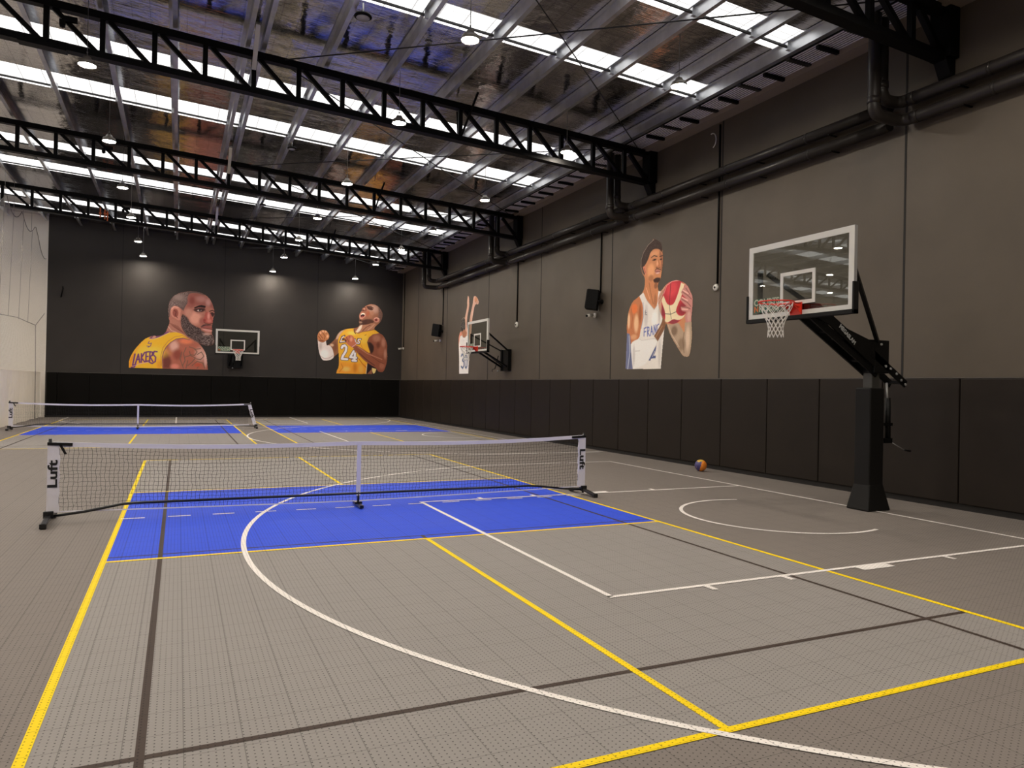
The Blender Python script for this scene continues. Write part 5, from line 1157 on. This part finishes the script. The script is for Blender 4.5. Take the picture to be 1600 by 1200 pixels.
def mural(key, step, axis, wall, label, sgn=1):
    ops = MURALS[key]; pts = np.array([q for o in ops if o[0] == 'P' for q in o[1]])
    u0, v0 = pts.min(0)-step; u1, v1 = pts.max(0)+step
    nu, nv = int((u1-u0)/step)+1, int((v1-v0)/step)+1
    U, V = np.meshgrid(u0+np.arange(nu)*step, v0+np.arange(nv)*step, indexing='ij')
    C = np.zeros((nu, nv, 3)); A = np.zeros((nu, nv)); rs = np.random.RandomState(5)
    grain = rs.rand(nu, nv)
    def blend(al, col): C[...] = C*(1-al[..., None])+np.array(srgb(col))*al[..., None]
    for o in ops:
        if o[0] in 'Pp':
            poly = smooth(o[1]) if o[0] == 'p' else smooth(o[1]); ins = inside(U, V, poly)
            if o[0] == 'P': A[ins] = 1; C[...] = np.array(srgb(o[2])); continue
            if o[3] > .004:
                d = np.full(U.shape, 9.)
                for i in range(len(poly)): d = np.minimum(d, seg_dist(U, V, poly[i], poly[(i+1) % len(poly)]))
                d = np.where(ins, d, -d); al = np.clip(d/(2*o[3])+.5, 0, 1); al = al*al*(3-2*al)
            else: al = ins.astype(float)
            blend(al, o[2])
        elif o[0] == 'e':
            cu, cv, ru, rv = o[1]; s = o[3]; m_ = max(ru, rv)
            d = (1-np.hypot((U-cu)/max(ru, .01), (V-cv)/max(rv, .01)))*min(ru, rv); al = np.clip(d/(2*max(s, .006))+.5, 0, 1); blend(al*al*(3-2*al), o[2])
        elif o[0] == 'l':
            d = np.full(U.shape, 9.)
            for a, b in zip(o[1], o[1][1:]): d = np.minimum(d, seg_dist(U, V, a, b))
            blend(np.clip((o[3]/2-d)/(step*.9)+.5, 0, 1), o[2])
        elif o[0] == 'n':
            blend(inside(U, V, o[1])*(grain > 1-o[3]*.7)*.6, o[2])
    C *= 1.32*(1+.10*(grain[..., None]-.5))
    off = wall-.006
    idx = np.full((nu, nv), -1); keep = (A[:-1, :-1]+A[1:, :-1]+A[:-1, 1:]+A[1:, 1:]) >= 3
    used = np.zeros((nu, nv), bool)
    used[:-1, :-1] |= keep; used[1:, :-1] |= keep; used[:-1, 1:] |= keep; used[1:, 1:] |= keep
    idx[used] = np.arange(used.sum())
    uu, vv = U[used], V[used]
    co = np.stack([uu, np.full(uu.shape, off), vv], 1) if axis == 1 else np.stack([np.full(uu.shape, off), uu, vv], 1)
    q = np.stack([idx[:-1, :-1], idx[1:, :-1], idx[1:, 1:], idx[:-1, 1:]], -1)[keep]
    if axis == 0: q = q[:, ::-1]
    me = bpy.data.meshes.new('player_mural'); me.from_pydata(co.tolist(), [], q.tolist()); me.update()
    at = me.color_attributes.new('print', 'FLOAT_COLOR', 'POINT')
    rgba = np.concatenate([np.clip(C[used], 0, 1), np.ones((used.sum(), 1))], 1).astype(np.float32)
    at.data.foreach_set('color', rgba.ravel())
    m_ = MATS.get('mural_print')
    if m_ is None:
        m_ = mat('mural_print', (.5, .5, .5), .6); n = m_.node_tree; an = n.nodes.new('ShaderNodeAttribute'); an.attribute_name = 'print'
        n.links.new(an.outputs['Color'], n.nodes['Principled BSDF'].inputs['Base Color'])
        n.nodes['Principled BSDF'].inputs['Specular IOR Level'].default_value = .3
    me.materials.append(m_)
    ob = bpy.data.objects.new('player_mural', me); COL.objects.link(ob)
    return tag(ob, label, 'mural')
mural('a', .016, 1, YB, 'large wall mural of a bearded player in a yellow jersey seen over his shoulder')
mural('b', .014, 1, YB, 'wall mural of a shouting player with clenched fists in yellow jersey number 24')
mural('c', .0105, 0, XR, 'wall mural of a player in a white jersey holding a red ball')
mural('d', .014, 0, XR, 'wall mural of a player with raised arms in white jersey number 30')

# tidy: drop the helper property
for o in bpy.data.objects:
    if '_w' in o: del o['_w']
    for k in ('label', 'category'):
        if k in o and o[k] == '': del o[k]
